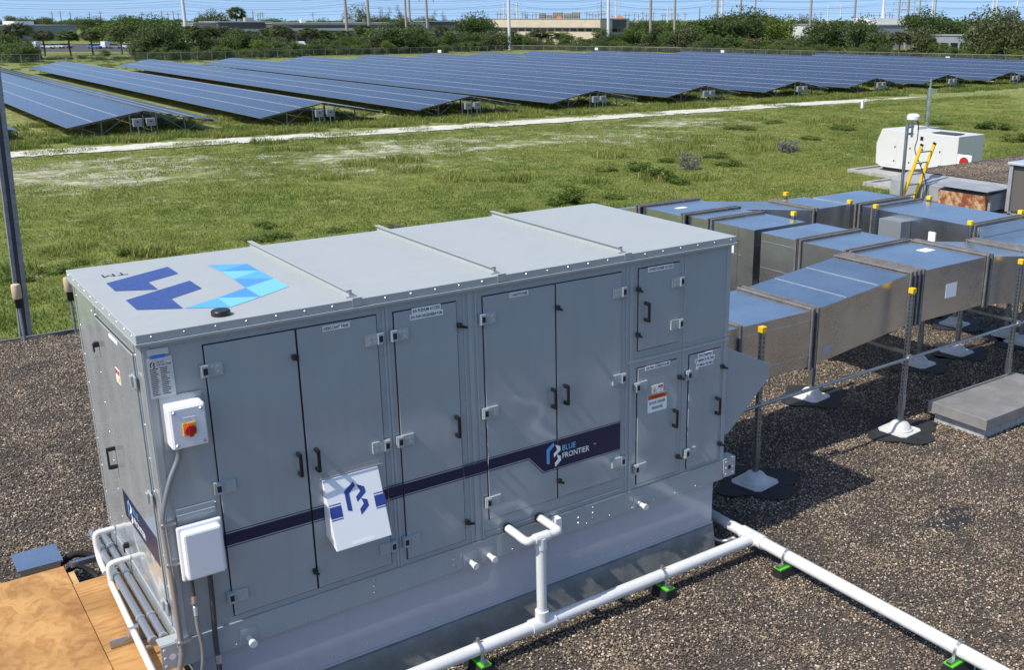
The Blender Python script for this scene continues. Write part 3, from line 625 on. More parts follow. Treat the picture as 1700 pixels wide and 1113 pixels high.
# the left end
for (ya,yb) in ((.0,.04),(.19,.205),(1.30,1.33),(1.97,2.01)): MB().box(-.006,-.0005,ya,yb,Z0+.2,2.944).build('frame_strip', TRIM, unit, bevel=.002)
ed = MB().box(-.014,-.001,.22,1.27,.985,2.83).build('end_door', PAINT, unit, bevel=.003)
MB().box(-.0035,.002,.212,1.278,.978,2.838).build('gasket', PAINT_D, ed)
def hx(par, yy, zc, kind):
    m = MB()
    if kind == 'handle':
        for s in (-1,1): m.box(-.062,-.014,yy-.012,yy+.012,zc+s*.07-.014,zc+s*.07+.014)
        m.box(-.076,-.0625,yy-.012,yy+.012,zc-.083,zc+.083); m.build('handle', BLACK, par, bevel=.004)
    elif kind == 'latch': m.box(-.045,-.0145,yy-.018,yy+.018,zc-.018,zc+.018).box(-.055,-.0455,yy-.02,yy+.012,zc-.05,zc+.01); m.build('latch', BLACK, par, bevel=.003)
    else: m.box(-.026,-.0145,yy-.07,yy+.03,zc-.04,zc+.04).box(-.042,-.0265,yy-.02,yy+.02,zc-.036,zc+.036); m.build('hinge', TRIM, par, bevel=.004)
hx(ed,1.22,1.79,'handle'); hx(ed,1.25,2.64,'latch'); hx(ed,1.25,1.07,'latch')
for zc in (2.66,1.86,1.07): hx(ed,.24,zc,'hinge')
m = MB().box(-.0165,-.0145,.60,.84,2.795,2.82).build('label', WHITE, ed)
m = MB().box(-.0165,-.0145,.66,.78,2.50,2.60).box(-.0172,-.0166,.67,.72,2.51,2.55,1).box(-.0172,-.0166,.725,.775,2.56,2.595,2).box(-.0172,-.0166,.67,.715,2.56,2.595,2); m.build('warning_sticker', [WHITE, YEL, RED], ed)
m = MB().box(-.016,-.0143,.235,1.17,1.35,1.56); m.build('banner', NAVY, ed)
m = MB(); mark(m, 0,0,.15,0,0,1); m.v=[(-.0168,1.05-v[0],1.395+v[2]) for v in m.v]; m.text('BLUE',.07,(-.0168,.90,1.475),(0,-1,0),(0,0,1),0,'LEFT',1,.012).text('FRONTIER',.07,(-.0168,.90,1.395),(0,-1,0),(0,0,1),1,'LEFT',1,.012); m.build('brand_lettering', [LB[1], WHITE], ed)
# ------------------------------------------------------------------ curb below the unit
curb = thing('roof_curb', (2.4,1,0), 'curb under the grey air handler, painted metal skirt above dark membrane flashing', 'roof curb')
MB().box(.06,4.78,.05,1.96,.262,Z0-.002).build('metal_skirt', SKIRT, curb)
m = MB(); n_=90; top=[]
for i in range(n_+1):
    x = .035+4.74*i/n_; zt = .262+.012*noise.noise(Vector((x*3,0,0)))+.006*noise.noise(Vector((x*11,2,0))); yb = .022+.012*noise.noise(Vector((x*2.2,5,0)))
    top.append((x,zt,yb))
for (xa,za,ya),(xb,zb,yb) in zip(top,top[1:]):
    m.poly([(xa,-.02+ya-.03,0),(xb,-.02+yb-.03,0),(xb,yb,zb),(xa,ya,za)]); m.poly([(xa,ya,za),(xb,yb,zb),(xb,.06,zb),(xa,.06,za)])
m.box(.03,.08,.06,1.98,0,.27).box(4.73,4.775,.06,1.98,0,.27).box(.08,4.73,1.93,1.98,0,.27)
m.build('membrane_flashing', MEMBR, curb, smooth=False)
MB().box(.05,4.79,.044,.0495,.266,.29).build('seam_bar', SKIRT, curb)
m = MB()
for i in range(17): screw(m,(.2+i*.275,.05,.34),(0,-1,0),.009)
m.build('screws', CHROME, curb, kind='stuff')
# ------------------------------------------------------------------ white drain pipes
def pipe_thing(name, label, loc): return thing(name, loc, label, 'pipe')
dp = pipe_thing('drain_pipe', 'white plastic drain pipe along the unit front with riser up to its side', (2.6,-.3,.13))
MB().tube([(.2,-.3,.19),(4.94,-.3,.19)], .052, 20).build('main_run', PVC, dp, smooth=True)
m = MB().tube([(2.52,-.3,.19),(2.74,-.3,.19)],.062,20).tube([(2.63,-.3,.19),(2.63,-.3,.31)],.056,20); m.build('tee_fitting', PVC, dp, smooth=True)
MB().tube([(2.63,-.3,.31),(2.63,-.3,.89)],.04,18).build('riser', PVC, dp, smooth=True)
m = MB().tube([(2.57,-.3,.955),(2.70,-.3,.955)],.042,18).tube([(2.63,-.3,.955),(2.63,-.3,.86)],.048,18); m.build('tee_fitting', PVC, dp, smooth=True)
m = MB().tube(smooth_path([(2.50,-.012,.96),(2.50,-.15,.96),(2.50,-.262,.957),(2.515,-.298,.955),(2.56,-.3,.955),(2.70,-.3,.955),(2.765,-.3,.955),(2.80,-.29,.957),(2.80,-.25,.96),(2.80,-.15,.96),(2.80,-.012,.96)],4),.033,16); m.build('loop', PVC, dp, smooth=True)
m = MB()
for xx in (2.50,2.80): m.tube([(xx,-.02,.96),(xx,-.034,.96)],.042,16)
m.build('wall_collar', BLACK, dp)
sp = pipe_thing('drain_pipe', 'thick white plastic pipe running across the gravel from the tee', (5.0,-1.5,.13))
MB().tube([(5.0,-4.2,.19),(5.0,-.42,.19)], .055, 20).tube([(5.0,-.16,.19),(5.0,.02,.19)], .052, 20).build('main_run', PVC, sp, smooth=True)
MB().tube([(5.0,-.43,.19),(5.0,-.15,.19)], .066, 20).tube([(4.935,-.3,.19),(5.0,-.3,.19)], .066, 20).build('tee_fitting', PVC, sp, smooth=True)
MB().tube([(5.0,.02,.19),(5.0,.32,.19),(4.95,.55,.19)], .05, 18).build('pipe_end', mat('shaded_pvc',(.42,.43,.43),.4), sp, smooth=True)  # same pipe where the unit shades it; shade is put into the greyer colour
cs = MB().tube(smooth_path([(4.79,.3,.26),(4.82,.2,.16),(4.86,.08,.06),(4.93,.0,.05),(4.98,-.06,.09),(4.99,-.1,.05)]), .02, 10).build('cable_conduit', CONDUIT, smooth=True)
tag(cs, 'thin grey conduit curling down beside the curb corner', 'conduit')
def pipe_support(p, ax, label):
    t = thing('pipe_support', (p[0],p[1],0), label, 'pipe support', 'rubber pipe supports on the gravel')
    def T(m_):
        if ax == 'x': m_.v = [(v[0]+p[0],v[1]+p[1],v[2]) for v in m_.v]
        else: m_.v = [(-v[1]+p[0],v[0]+p[1],v[2]) for v in m_.v]
        return m_
    m = MB().hexa([(-.07,-.13,.002),(.07,-.13,.002),(.07,.13,.002),(-.07,.13,.002),(-.045,-.125,.095),(.045,-.125,.095),(.045,.125,.095),(-.045,.125,.095)])
    T(m).build('rubber_block', RUBBER, t, bevel=.006)
    T(MB().box(-.044,.044,-.124,.124,.0955,.107)).build('green_strip', GREEN, t)
    T(MB().box(-.021,.021,-.123,.123,.1075,.128)).build('strut', GALV_D, t)
    m = MB(); rr=.062
    pts_=[(0,-.062,.128)]+[(0,rr*math.cos(a),.19+rr*math.sin(a)) for a in [math.pi+ (-math.pi)*i/10 for i in range(11)]]+[(0,.062,.128)]
    for a_,b_ in zip(pts_,pts_[1:]): m.bar(a_,b_,.024,.005)
    m.box(-.01,.01,-.012,.012,.25,.285)
    T(m).build('pipe_clamp', CHROME, t)
pipe_support((3.88,-.3), 'x', 'black rubber block with green strip under the white pipe near the tee')
pipe_support((2.04,-.3), 'x', 'black rubber block with green strip under the white pipe left of the riser')
pipe_support((5.0,-.72), 'y', 'black rubber block with green strip under the thick pipe just past the tee')
pipe_support((5.0,-2.5), 'y', 'black rubber block with green strip under the far end of the thick pipe')
# ------------------------------------------------------------------ platform and services on the left end
plat = thing('plywood_platform', (-1,.6,0), 'wooden work platform of plywood sheets beside the left end of the unit', 'platform')
MB().box(-2.3,-.384,-1.4,1.955,.672,.69).build('plywood_sheet', PLY1, plat)
MB().box(-.378,.0,.515,1.615,.672,.689).build('plywood_sheet', PLY2, plat)
MB().box(-.378,.0,-1.4,.51,.672,.69).build('plywood_sheet', PLY2, plat)
MB().box(-.40,-.33,-1.3,1.86,.60,.6715).build('joist', LUMBER, plat); MB().box(-1.5,-1.43,-1.3,1.86,.60,.6715).build('joist', LUMBER, plat)
for x_ in (-.40,-1.5):
    for y_ in (-1.2,.3,1.78): MB().box(x_,x_+.07,y_,y_+.07,0,.5995).build('leg', LUMBER, plat)
gp = thing('service_pipes', (-.1,.9,.69), 'pair of grey pipes clamped to struts along the left end of the unit', 'pipe')
for x_ in (-.045,-.115): MB().tube([(x_,.28,.80),(x_,2.2,.80)],.026,14).build('grey_pipe', CONDUIT, gp, smooth=True)
for y_ in (.55,1.9): MB().box(-.34,.0,y_-.02,y_+.02,.692,.732).build('strut', GALV_D, gp)
for y_ in (.30,.62,1.33,1.85):
    m = MB()
    for x_ in (-.045,-.115): m.tube([(x_,y_-.012,.80),(x_,y_+.012,.80)],.032,12)
    m.box(-.16,.0,y_-.012,y_+.012,.755,.768); m.build('pipe_clamp', CHROME, gp)
wp = thing('condensate_pipe', (-.15,.9,.69), 'thin white plastic pipe bent twice beside the left end of the unit', 'pipe')
MB().tube(smooth_path([(-.007,1.80,.97),(-.10,1.80,.97),(-.135,1.80,.965),(-.15,1.80,.93),(-.152,1.78,.82),(-.155,1.7,.77),(-.16,1.5,.765)],4),.022,14).build('pipe', PVC, wp, smooth=True)
MB().tube(smooth_path([(-.007,1.33,.92),(-.11,1.33,.92),(-.145,1.33,.91),(-.158,1.33,.88),(-.16,1.32,.80),(-.162,1.28,.765),(-.17,1.0,.765),(-.19,.3,.765),(-.21,-.6,.765)],4),.022,14).build('pipe', PVC, wp, smooth=True)
m = MB()
for y_ in (.55,): m.box(-.22,-.15,y_-.015,y_+.015,.7325,.795)
m.build('pipe_clamp', CHROME, wp)
bx = thing('metal_junction_box', (-.46,2.95,0), 'low blue-grey sheet metal box on the gravel behind the plywood', 'electrical box')
MB().box(-.62,-.31,2.78,3.1,.0,.33).build('body', GALV, bx, bevel=.004); MB().box(-.64,-.29,2.76,3.12,.331,.35).build('lid', GALV, bx, bevel=.003)
hs = MB().tube(smooth_path([(-.305,2.95,.22),(-.15,2.98,.26),(.0,2.9,.2),(.08,2.7,.1),(.1,2.4,.05)]),.03,10).tube(smooth_path([(-.305,2.85,.15),(-.18,2.86,.2),(-.06,2.75,.12),(-.02,2.4,.05)]),.022,10).build('flexible_hose', RUBBER, smooth=True)
tag(hs, 'pair of black flexible hoses leaving the low metal box', 'hose')
# ------------------------------------------------------------------ ducts
def flange_x(par, x, y0, y1, z0, z1, w=.045, pr=.03, mt=None):   # collar round a duct that runs along X
    m = MB().box(x-w/2,x+w/2,y0-pr,y0-.0005,z0-pr,z1+pr).box(x-w/2,x+w/2,y1+.0005,y1+pr,z0-pr,z1+pr).box(x-w/2,x+w/2,y0,y1,z1+.0005,z1+pr).box(x-w/2,x+w/2,y0,y1,z0-pr,z0-.0005)
    m.build('flange', mt or SEAL, par, bevel=.008)
def flange_y(par, y, x0, x1, z0, z1, w=.045, pr=.03, mt=None):
    m = MB().box(x0-pr,x0-.0005,y-w/2,y+w/2,z0-pr,z1+pr).box(x1+.0005,x1+pr,y-w/2,y+w/2,z0-pr,z1+pr).box(x0,x1,y-w/2,y+w/2,z1+.0005,z1+pr).box(x0,x1,y-w/2,y+w/2,z0-pr,z0-.0005)
    m.build('flange', mt or SEAL, par, bevel=.008)
def ribs_x(m, x0,x1,y,z0,z1,fr):
    for t in fr: zz=z0+(z1-z0)*t; m.box(x0,x1,y-.006,y-.0005,zz-.006,zz+.006)
def sect(par, p8, bevel=.004): return MB().hexa(p8).build('duct_section', GALV, par, bevel=bevel)
def bx8(x0,x1,y0,y1,z0,z1): return [(x0,y0,z0),(x1,y0,z0),(x1,y1,z0),(x0,y1,z0),(x0,y0,z1),(x1,y0,z1),(x1,y1,z1),(x0,y1,z1)]
YA, YB = .98, 2.12
dn = thing('supply_duct', (7.6,1.5,1.1), 'galvanised duct leaving the right end of the unit and climbing to the right', 'duct')
MB().box(4.87,5.62,YA+.04,YB-.02,1.16,1.72).build('collar', DARKF, dn)
sect(dn, bx8(5.66,7.08,YA,YB,1.10,1.755)); m=MB(); ribs_x(m,5.98,7.05,YA,1.10,1.755,(.2,.82)); m.build('stiffener', GALV, dn)
flange_x(dn,5.97,YA,YB,1.10,1.755,.036); flange_x(dn,7.07,YA,YB,1.10,1.755,.036); flange_x(dn,7.15,YA,YB,1.10,1.755,.036)
sect(dn, [(7.13,YA,1.10),(8.78,YA,1.28),(8.78,YB,1.28),(7.13,YB,1.10),(7.13,YA,1.755),(8.78,YA,1.925),(8.78,YB,1.925),(7.13,YB,1.755)])
m=MB()
for xx in (7.65,8.2):
    zz = 1.755+(xx-7.13)/1.65*.17; m.box(xx-.006,xx+.006,YA+.02,YB-.02,zz,zz+.006)
m.build('top_seam', CHROME, dn)
for xx in (8.76,8.84,8.92,9.0): flange_x(dn,xx,YA,YB,1.28,1.925,.036,.028)
sect(dn, bx8(8.79,10.3,YA,YB,1.28,1.925))
flange_x(dn,10.32,YA,YB,1.28,1.925,.036); flange_x(dn,10.4,YA,YB,1.28,1.925,.036)
sect(dn, [(10.33,YA,1.28),(11.6,YA,1.12),(11.6,YB,1.12),(10.33,YB,1.28),(10.33,YA,1.925),(11.6,YA,1.76),(11.6,YB,1.76),(10.33,YB,1.925)])
for xx in (11.6,11.7,11.8): flange_x(dn,xx,YA,YB,1.12,1.77,.036)
sect(dn, bx8(11.61,14.0,YA,YB,1.12,1.77))
# branch going away from the supply duct
for yy in (2.16,2.24): flange_y(dn,yy,9.1,10.3,1.28,1.925,.036)
sect(dn, bx8(9.1,10.3,2.13,3.0,1.26,1.925))
for yy in (3.02,3.1): flange_y(dn,yy,9.1,10.3,1.24,1.925,.036)
e_ = sect(dn, bx8(9.12,10.28,3.04,3.79,1.1,1.925))
m=MB(); 
for zz in (1.42,1.8): m.box(9.113,9.1195,3.13,3.78,zz-.006,zz+.006)
m.build('stiffener', GALV, dn)
MB().box(9.4,9.9,3.2,3.7,.0,1.099).build('drop', GALV, dn)
m=MB().box(9.5,9.72,YA-.002,YA-.0005,1.5,1.68); m.build('sticker', WHITE, dn)
m=MB().box(9.9,10.1,1.6,1.75,1.926,1.928); m.build('sticker', WHITE, dn)
m=MB().box(7.28,7.42,YA-.002,YA-.0005,1.2,1.3); m.build('sticker', mat('faded_sticker',(.4,.42,.45),.5), dn)
# return ring behind
dr = thing('return_duct', (10.5,5,1.1), 'galvanised return duct run standing behind the supply duct, with elbows and flanges', 'duct')
sect(dr, bx8(9.15,10.22,3.96,4.83,1.05,1.925)); m=MB().box(9.143,9.1495,4.2,4.83,1.5,1.512).box(9.143,9.1495,4.28,4.292,1.06,1.92).box(9.16,10.2,3.953,3.9595,1.25,1.262).box(9.16,10.2,3.953,3.9595,1.68,1.692); m.build('stiffener', GALV, dr)
MB().box(9.143,9.149,4.36,4.5,1.52,1.66).build('sticker', WHITE, dr)
MB().box(9.4,9.95,4.1,4.7,0,1.049).build('drop', GALV, dr)
for yy in (4.84,4.92): flange_y(dr,yy,9.15,10.22,1.05,1.925,.036)
sect(dr, bx8(9.15,10.22,4.87,5.38,1.1,1.925))
for yy in (5.4,5.48): flange_y(dr,yy,9.1,10.25,1.1,1.925,.036)
sect(dr, bx8(9.05,10.25,5.42,6.35,1.1,1.925)); MB().box(9.4,9.6,5.9,6.0,1.926,1.928).build('sticker', WHITE, dr)
for yy in (6.37,6.45): flange_y(dr,yy,9.0,10.25,1.1,1.925,.036)
sect(dr, [(9.0,6.4,1.1),(10.25,6.4,1.1),(10.25,7.3,1.1),(9.0,7.3,1.1),(9.0,6.4,1.925),(10.25,6.4,1.925),(10.25,7.3,1.75),(9.0,7.3,1.75)])
sect(dr, [(10.26,5.45,1.15),(11.05,4.56,1.2),(11.05,5.5,1.2),(10.26,6.33,1.15),(10.26,5.45,1.9),(11.05,4.56,1.93),(11.05,5.5,1.93),(10.26,6.33,1.9)])
for xx in (11.05,11.13): flange_x(dr,xx,4.56,5.5,1.2,1.93,.036)
sect(dr, bx8(11.06,11.86,4.56,5.5,1.2,1.93)); sect(dr, bx8(11.861,13.1,4.4,5.3,1.2,1.95))
for yy in (4.38,4.3,4.05): flange_y(dr,yy,11.87,13.1,1.2,1.95,.036)
sect(dr, bx8(11.88,13.09,4.02,4.37,1.2,1.95)); sect(dr, bx8(11.87,13.1,2.3,4.01,1.2,1.94))
for yy in (2.28,2.2): flange_y(dr,yy,11.87,13.1,1.2,1.94,.036)
sect(dr, bx8(11.87,13.1,.9+1.25,2.27,1.2,1.93)); sect(dr,[(11.9,1.0+1.13,1.25),(13.1,2.13,1.25),(13.1,2.149,1.25),(11.9,2.149,1.25),(11.9,2.13,1.9),(13.1,2.13,1.9),(13.1,2.149,1.9),(11.9,2.149,1.9)])
cb = MB().box(11.62,11.862,3.3,3.72,1.42,1.86).build('control_box', mat('grey_control_box',(.20,.22,.24),.4), dr, bevel=.006)
MB().box(11.857,11.869,2.85,2.97,1.6,1.74).build('sticker', WHITE, dr)
# steel stands carrying the ducts
STANDG = 'strut stands with yellow caps carrying the ducts'
def stand(x, y, top, label, pad=True, base=True):
    t = thing('support_stand', (x,y,0), label, 'support stand', STANDG)
    a = rg.uniform(-.12,.12)
    if base:
        pts_=[]
        for i in range(26):
            q=2*math.pi*i/26; r=.40*(1+.16*math.cos(4*q+.5))*(1+.05*rg.uniform(-1,1)); pts_.append((x+.03+r*1.15*math.cos(q),y-.02+r*math.sin(q),.024))
        MB().extr(pts_,(0,0,.006)).build('membrane_patch', TAR, t)
        c,s=math.cos(a+.15),math.sin(a+.15); h=.2
        cor=[(-h,-h+.05),(-h+.05,-h),(h-.05,-h),(h,-h+.05),(h,h-.05),(h-.05,h),(-h+.05,h),(-h,h-.05)]
        MB().extr([(x+c*p-s*q,y+s*p+c*q,.0305) for p,q in cor],(0,0,.012)).build('base_plate', DOME, t)
        MB().lathe((x,y,.043),[(.155,0),(.155,.018),(.138,.024),(.125,.055),(.095,.09),(.05,.108),(.03,.112)],28).build('dome_boot', DOME, t, smooth=True)
    m = MB().box(x-.026,x+.026,y-.026,y+.026,.13,top)
    po = m.build('post', GALV_D, t, bevel=.003)
    m = MB()
    zz=.5
    while zz < top-.05: m.box(x-.0268,x-.0262,y-.007,y+.007,zz,zz+.026); m.box(x-.007,x+.007,y-.0268,y-.0262,zz,zz+.026); zz+=.05
    m.build('slots', PAINT_D, po, kind='stuff')
    MB().box(x-.032,x+.032,y-.032,y+.032,.30,.50).build('sleeve', GALV_D, t, bevel=.003)
    MB().box(x-.035,x+.035,y-.035,y+.035,top-.02,top+.045).build('yellow_cap', YEL, t, bevel=.007)
    return t
stand(6.12,.80,1.74,'stand with yellow cap in the shade beside the intake hood')
stand(8.58,.80,1.77,'tall stand with white dome boot in front of the climbing duct section')
stand(10.85,.82,1.80,'tall stand beyond the flat metal hatch cover')
stand(8.6,2.24,1.1,'short stand under the climbing duct, thin post behind the rail')
stand(10.88,2.24,1.2,'short stand in shade under the flat duct section behind the rail')
stand(13.05,3.15,1.15,'short stand with white boot on black pad behind the supply duct')
stand(13.02,1.95,1.1,'short stand with white boot half hidden at the end of the rail')
for (x_,y_,lab) in ((10.30,4.28,'stand whose yellow cap shows beside the return duct end box'),(11.55,5.62,'stand with yellow cap farthest back behind the return duct'),(11.80,4.46,'stand against the return duct elbow, yellow cap level with its top'),(11.80,3.94,'slotted stand beside the grey control box on the duct'),(13.18,3.95,'stand behind the return duct, cap showing above it below the ladder'),(11.80,2.24,'slotted stand at the flange right of the duct sticker'),(13.18,2.3,'stand behind the return duct in front of the condenser unit')):
    stand(x_,y_,1.98,lab)
rail = thing('strut_rail', (9.6,.755,.9), 'long galvanised pipe rail clamped across the duct stands', 'rail')
MB().tube([(5.6,.755,.93),(14.5,.755,1.03)],.019,12).build('pipe', GALV_D, rail, smooth=True)
MB().box(5.48,5.62,.70,.80,.86,1.0).build('end_bracket', GALV_D, rail, bevel=.004)
for x_ in (6.12,8.58,10.85): MB().box(x_-.03,x_+.03,.74,.777,.90+(x_-5.6)*.0112,.97+(x_-5.6)*.0112).build('clamp', CHROME, rail)
for (x_) in (8.58,10.85):
    xm=MB().box(x_-.021,x_+.021,.825,2.2,1.0,1.04); xm=xm.build('cross_strut', GALV_D, rail, bevel=.003)
# roof hatch cover
STL = mat('dull_steel_cover', (.40,.385,.365), .42, .35, col2=(.24,.23,.22), vscale=2.5, detail=9)
ht = thing('roof_hatch', (10.0,.4,0), 'flat stained metal hatch cover on a pale curb, set in the gravel', 'hatch')
MB().box(9.22,10.9,.06,.76,.0,.14).build('curb', mat('pale_flashing',(.50,.50,.48),.8,col2=(.3,.3,.29),vscale=12), ht)
MB().box(9.14,10.98,-.0,.82,.142,.28).build('cover', STL, ht, bevel=.006)
tp = thing('tar_patch', (6.9,-1.3,0), 'black bare tar patch in the gravel near the thick pipe', 'roof patch')
pts_=[]
for i in range(34):
    q=2*math.pi*i/34; r=.20*(1+.5*noise.noise(Vector((math.cos(q)*1.6,math.sin(q)*1.6,4)))+.12*rg.uniform(-1,1)); pts_.append((7.12+r*1.7*math.cos(q),-.92+r*math.sin(q)*1.2,.02))
MB().extr([(a,b_,.004) for a,b_,c_ in pts_],(0,0,.006)).build('tar', TAR, tp)
# ------------------------------------------------------------------ far end of the roof
mast = thing('antenna_mast', (22.2,11.25,0), 'thin steel mast with white dome antenna beside the yellow ladder', 'antenna mast')
MB().tube([(22.2,11.25,0),(22.2,11.25,2.15)],.045,12).build('pole', GALV_D, mast, smooth=True)
MB().tube([(22.36,11.2,1.75),(22.36,11.2,2.2)],.03,10).build('arm', GALV_D, mast); MB().box(22.15,22.42,11.19,11.27,1.82,1.87).box(22.15,22.42,11.19,11.27,2.0,2.05).build('bracket', GALV_D, mast)
MB().lathe((22.36,11.2,2.2),[(.13,0),(.17,.03),(.17,.12),(.12,.17),(.04,.185)],20).build('dome_antenna', WHITE_P, mast, smooth=True)
MB().tube(smooth_path([(22.45,11.2,2.2),(22.6,11.2,2.1),(22.62,11.2,1.7),(22.55,11.2,1.4),(22.7,11.1,1.0),(22.85,11.0,.6),(22.9,10.9,.036)]),.014,6).build('cable', RUBBER, mast)
lad = thing('ladder', (22.6,11.9,-4.2), 'yellow fibreglass ladder leaning against the roof edge', 'ladder')
def lp(t): return (11.35-.5*t/1.58, t)
for x_ in (22.36,22.92): MB().bar((x_,*lp(-4.22)),(x_,*lp(1.55)),.035,.085).build('rail', YEL, lad)
for k in range(18):
    t=-3.9+k*.31; 
    if t<1.5: MB().bar((22.38,*lp(t)),(22.9,*lp(t)),.035,.03).build('rung', GALV_D, lad)
for x_ in (22.36,22.92): MB().bar((x_,*lp(1.552)),(x_,*lp(1.60)),.04,.09).build('rail_cap', BLACK, lad)
RUST = mat('rusted_sheet', (.26,.075,.028), .8, col2=(.62,.42,.22), vscale=4.5, detail=10)
RUST.node_tree.nodes['Color Ramp'].color_ramp.elements[0].position=.40; RUST.node_tree.nodes['Color Ramp'].color_ramp.elements[1].position=.56
hood = thing('roof_vent_hood', (22.4,9.6,0), 'low grey vent hood with rusty orange slanted face', 'vent hood')
MB().extr([(22.25,8.55,.12),(22.25,8.55,.5),(23.0-.03,8.55,.62),(23.0-.03,8.55,.12)],(0,1.55,0)).build('body', FLASH, hood)
MB().hexa([(22.16,8.62,.10),(22.24,8.62,.10),(22.24,10.02,.10),(22.16,10.02,.10),(22.1,8.62,.50),(22.24,8.62,.50),(22.24,10.02,.50),(22.1,10.02,.50)]).build('rusty_panel', RUST, hood)
MB().box(22.02,22.97,8.5,10.15,.622,.65).build('cap_sheet', FLASH, hood)
MB().box(22.4,22.9,8.7,9.95,.0,.119).build('curb', FLASH, hood)
ac = thing('condenser_unit', (23.4,7.6,0), 'grey metal condenser cabinet with pale frame at the end of the roof', 'condenser')
MB().box(22.75,24.3,6.6,8.35,.12,1.26).build('cabinet', mat('coil_grille',(.12,.105,.095),.7,bump=.5,bscale=60), ac)
for y_ in (6.56,8.3): MB().box(22.68,22.78,y_,y_+.1,.1,1.28).build('corner_post', FLASH, ac)
MB().box(22.64,24.4,6.5,8.45,1.285,1.36).build('top_cover', mat('pale_blue_cover',(.42,.48,.52),.35), ac, bevel=.02)
MB().box(22.8,24.2,6.7,8.3,.0,.119).build('base_frame', FLASH, ac)
sg = thing('round_sign', (26.9,12.55,-4.2), 'white sign with red disc at the raised roof edge by the generator', 'sign')
MB().box(26.9,26.92,12.3,12.8,.15,.80).build('plate', WHITE, sg); MB().box(26.93,26.99,12.52,12.58,-4.2,.78).build('post', GALV_D, sg)
MB().extr([(26.895,12.55+.17*math.cos(i*math.pi/10),.56+.17*math.sin(i*math.pi/10)) for i in range(20)],(-.004,0,0)).build('red_disc', RED, sg)
curbbox = MB().box(16.6,17.9,10.1,11.0,.0,.42).build('skylight_curb', mat('cream_cover',(.6,.57,.5),.6), bevel=.03); tag(curbbox, 'cream low roof cover showing behind the return duct', 'roof cover')
goose = MB().tube(smooth_path([(17.3,10.3,.42),(17.3,10.3,.62),(17.42,10.25,.66),(17.55,10.2,.62)]),.03,8).build('vent_pipe', PVC, smooth=True); tag(goose, 'small bent white vent pipe on the cream roof cover', 'vent pipe')
# ------------------------------------------------------------------ left edge posts
lpst = thing('steel_post', (.72,11.55,-4.1), 'tall weathered grey steel post at the left roof edge', 'post')
def lx(z): return .70+.04*z
m=MB()
for (a,b_,mi) in ((-.09,-.04,0),(.02,.085,0)):
    m.hexa([(lx(-4.1)+a,11.5,-4.1),(lx(-4.1)+b_,11.5,-4.1),(lx(-4.1)+b_,11.62,-4.1),(lx(-4.1)+a,11.62,-4.1),(lx(5)+a,11.5,5),(lx(5)+b_,11.5,5),(lx(5)+b_,11.62,5),(lx(5)+a,11.62,5)])
m.build('flanges', STEELP, lpst)
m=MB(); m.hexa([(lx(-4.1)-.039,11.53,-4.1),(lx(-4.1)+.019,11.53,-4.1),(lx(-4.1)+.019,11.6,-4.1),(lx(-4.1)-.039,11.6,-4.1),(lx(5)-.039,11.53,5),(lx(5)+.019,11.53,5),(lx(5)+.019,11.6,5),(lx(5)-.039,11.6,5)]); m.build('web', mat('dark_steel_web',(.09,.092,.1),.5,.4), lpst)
for (x_,lab) in ((.64,'tan capped conduit riser in front of the steel post'),(1.37,'tan capped conduit riser beside the unit\'s far corner')):
    t = thing('sensor_post', (x_,11.28,0), lab, 'sensor', 'tan capped risers on the roof edge')
    MB().tube([(x_,11.28,0),(x_,11.28,.62)],.022,10).build('conduit', STEELP, t); MB().box(x_-.045,x_+.045,11.24,11.32,.54,.68).build('bracket', BLACK, t)
    MB().lathe((x_,11.28,.685),[(.06,0),(.068,.01),(.068,.20),(.06,.225),(.03,.235)],20).build('tan_cap', TAN, t, smooth=True)
# ------------------------------------------------------------------ generator and pads in the field
gen = thing('standby_generator', (52.2,32,gz(52,32)), 'pale grey standby generator enclosure on the grass beyond the roof', 'generator')
GENM = mat('generator_paint', (.60,.60,.56), .45); gb = gz(52,32)
MB().extr([(51,34.9,gb+.55),(51,34.95,gb+1.75),(51,34.58,gb+2.66),(51,29.15,gb+2.62),(51,29.15,gb+.35),(51,34.5,gb+.35)],(2.5,0,0)).build('enclosure', GENM, gen, bevel=.02)
for y0_ in (30.2,31.4,32.3,33.4):
    d=MB().box(50.985,50.999,y0_,y0_+.85,gb+.5,gb+2.05).build('door', GENM, gen, bevel=.006); MB().box(50.97,50.984,y0_+.08,y0_+.16,gb+1.6,gb+1.7).box(50.97,50.984,y0_+.08,y0_+.16,gb+.75,gb+.85).build('door_latch', BLACK, d)
MB().box(51.1,53.4,29.5,34.4,gb+.15,gb+.34).build('skid_base', BLACK, gen)
MB().box(51.3,52.2,29.6,31.2,gb+2.66,gb+2.70).build('roof_grille', mat('dark_grille',(.06,.065,.07),.5), gen); MB().box(52.3,53.3,33,33.8,gb+2.66,gb+2.8).build('exhaust_box', GENM, gen)
m=MB().box(50.98,50.999,31.55,31.75,gb+2.2,gb+2.42); m.build('logo_plate', BLACK, gen)
CONC = mat('concrete', (.42,.41,.38), .85, col2=(.27,.26,.24), vscale=3)
for (x0_,x1_,y0_,y1_,lab) in ((49.2,54.6,28.6,35.6,'concrete kerb frame around the generator'),(45.8,49.0,26.5,31.6,'low concrete kerb frame in the grass in front of the generator')):
    z0_=gz(50,30); m=MB().box(x0_,x1_,y0_,y0_+.25,z0_-.1,z0_+.22).box(x0_,x1_,y1_-.25,y1_,z0_-.1,z0_+.22).box(x0_,x0_+.25,y0_+.25,y1_-.25,z0_-.1,z0_+.22).box(x1_-.25,x1_,y0_+.25,y1_-.25,z0_-.1,z0_+.22)
    t=thing('concrete_pad',(x0_,y0_,z0_),lab,'concrete pad'); m.build('kerb', CONC, t, bevel=.02); MB().box(x0_+.25,x1_-.25,y0_+.25,y1_-.25,z0_-.1,z0_+.12).build('slab', CONC, t)
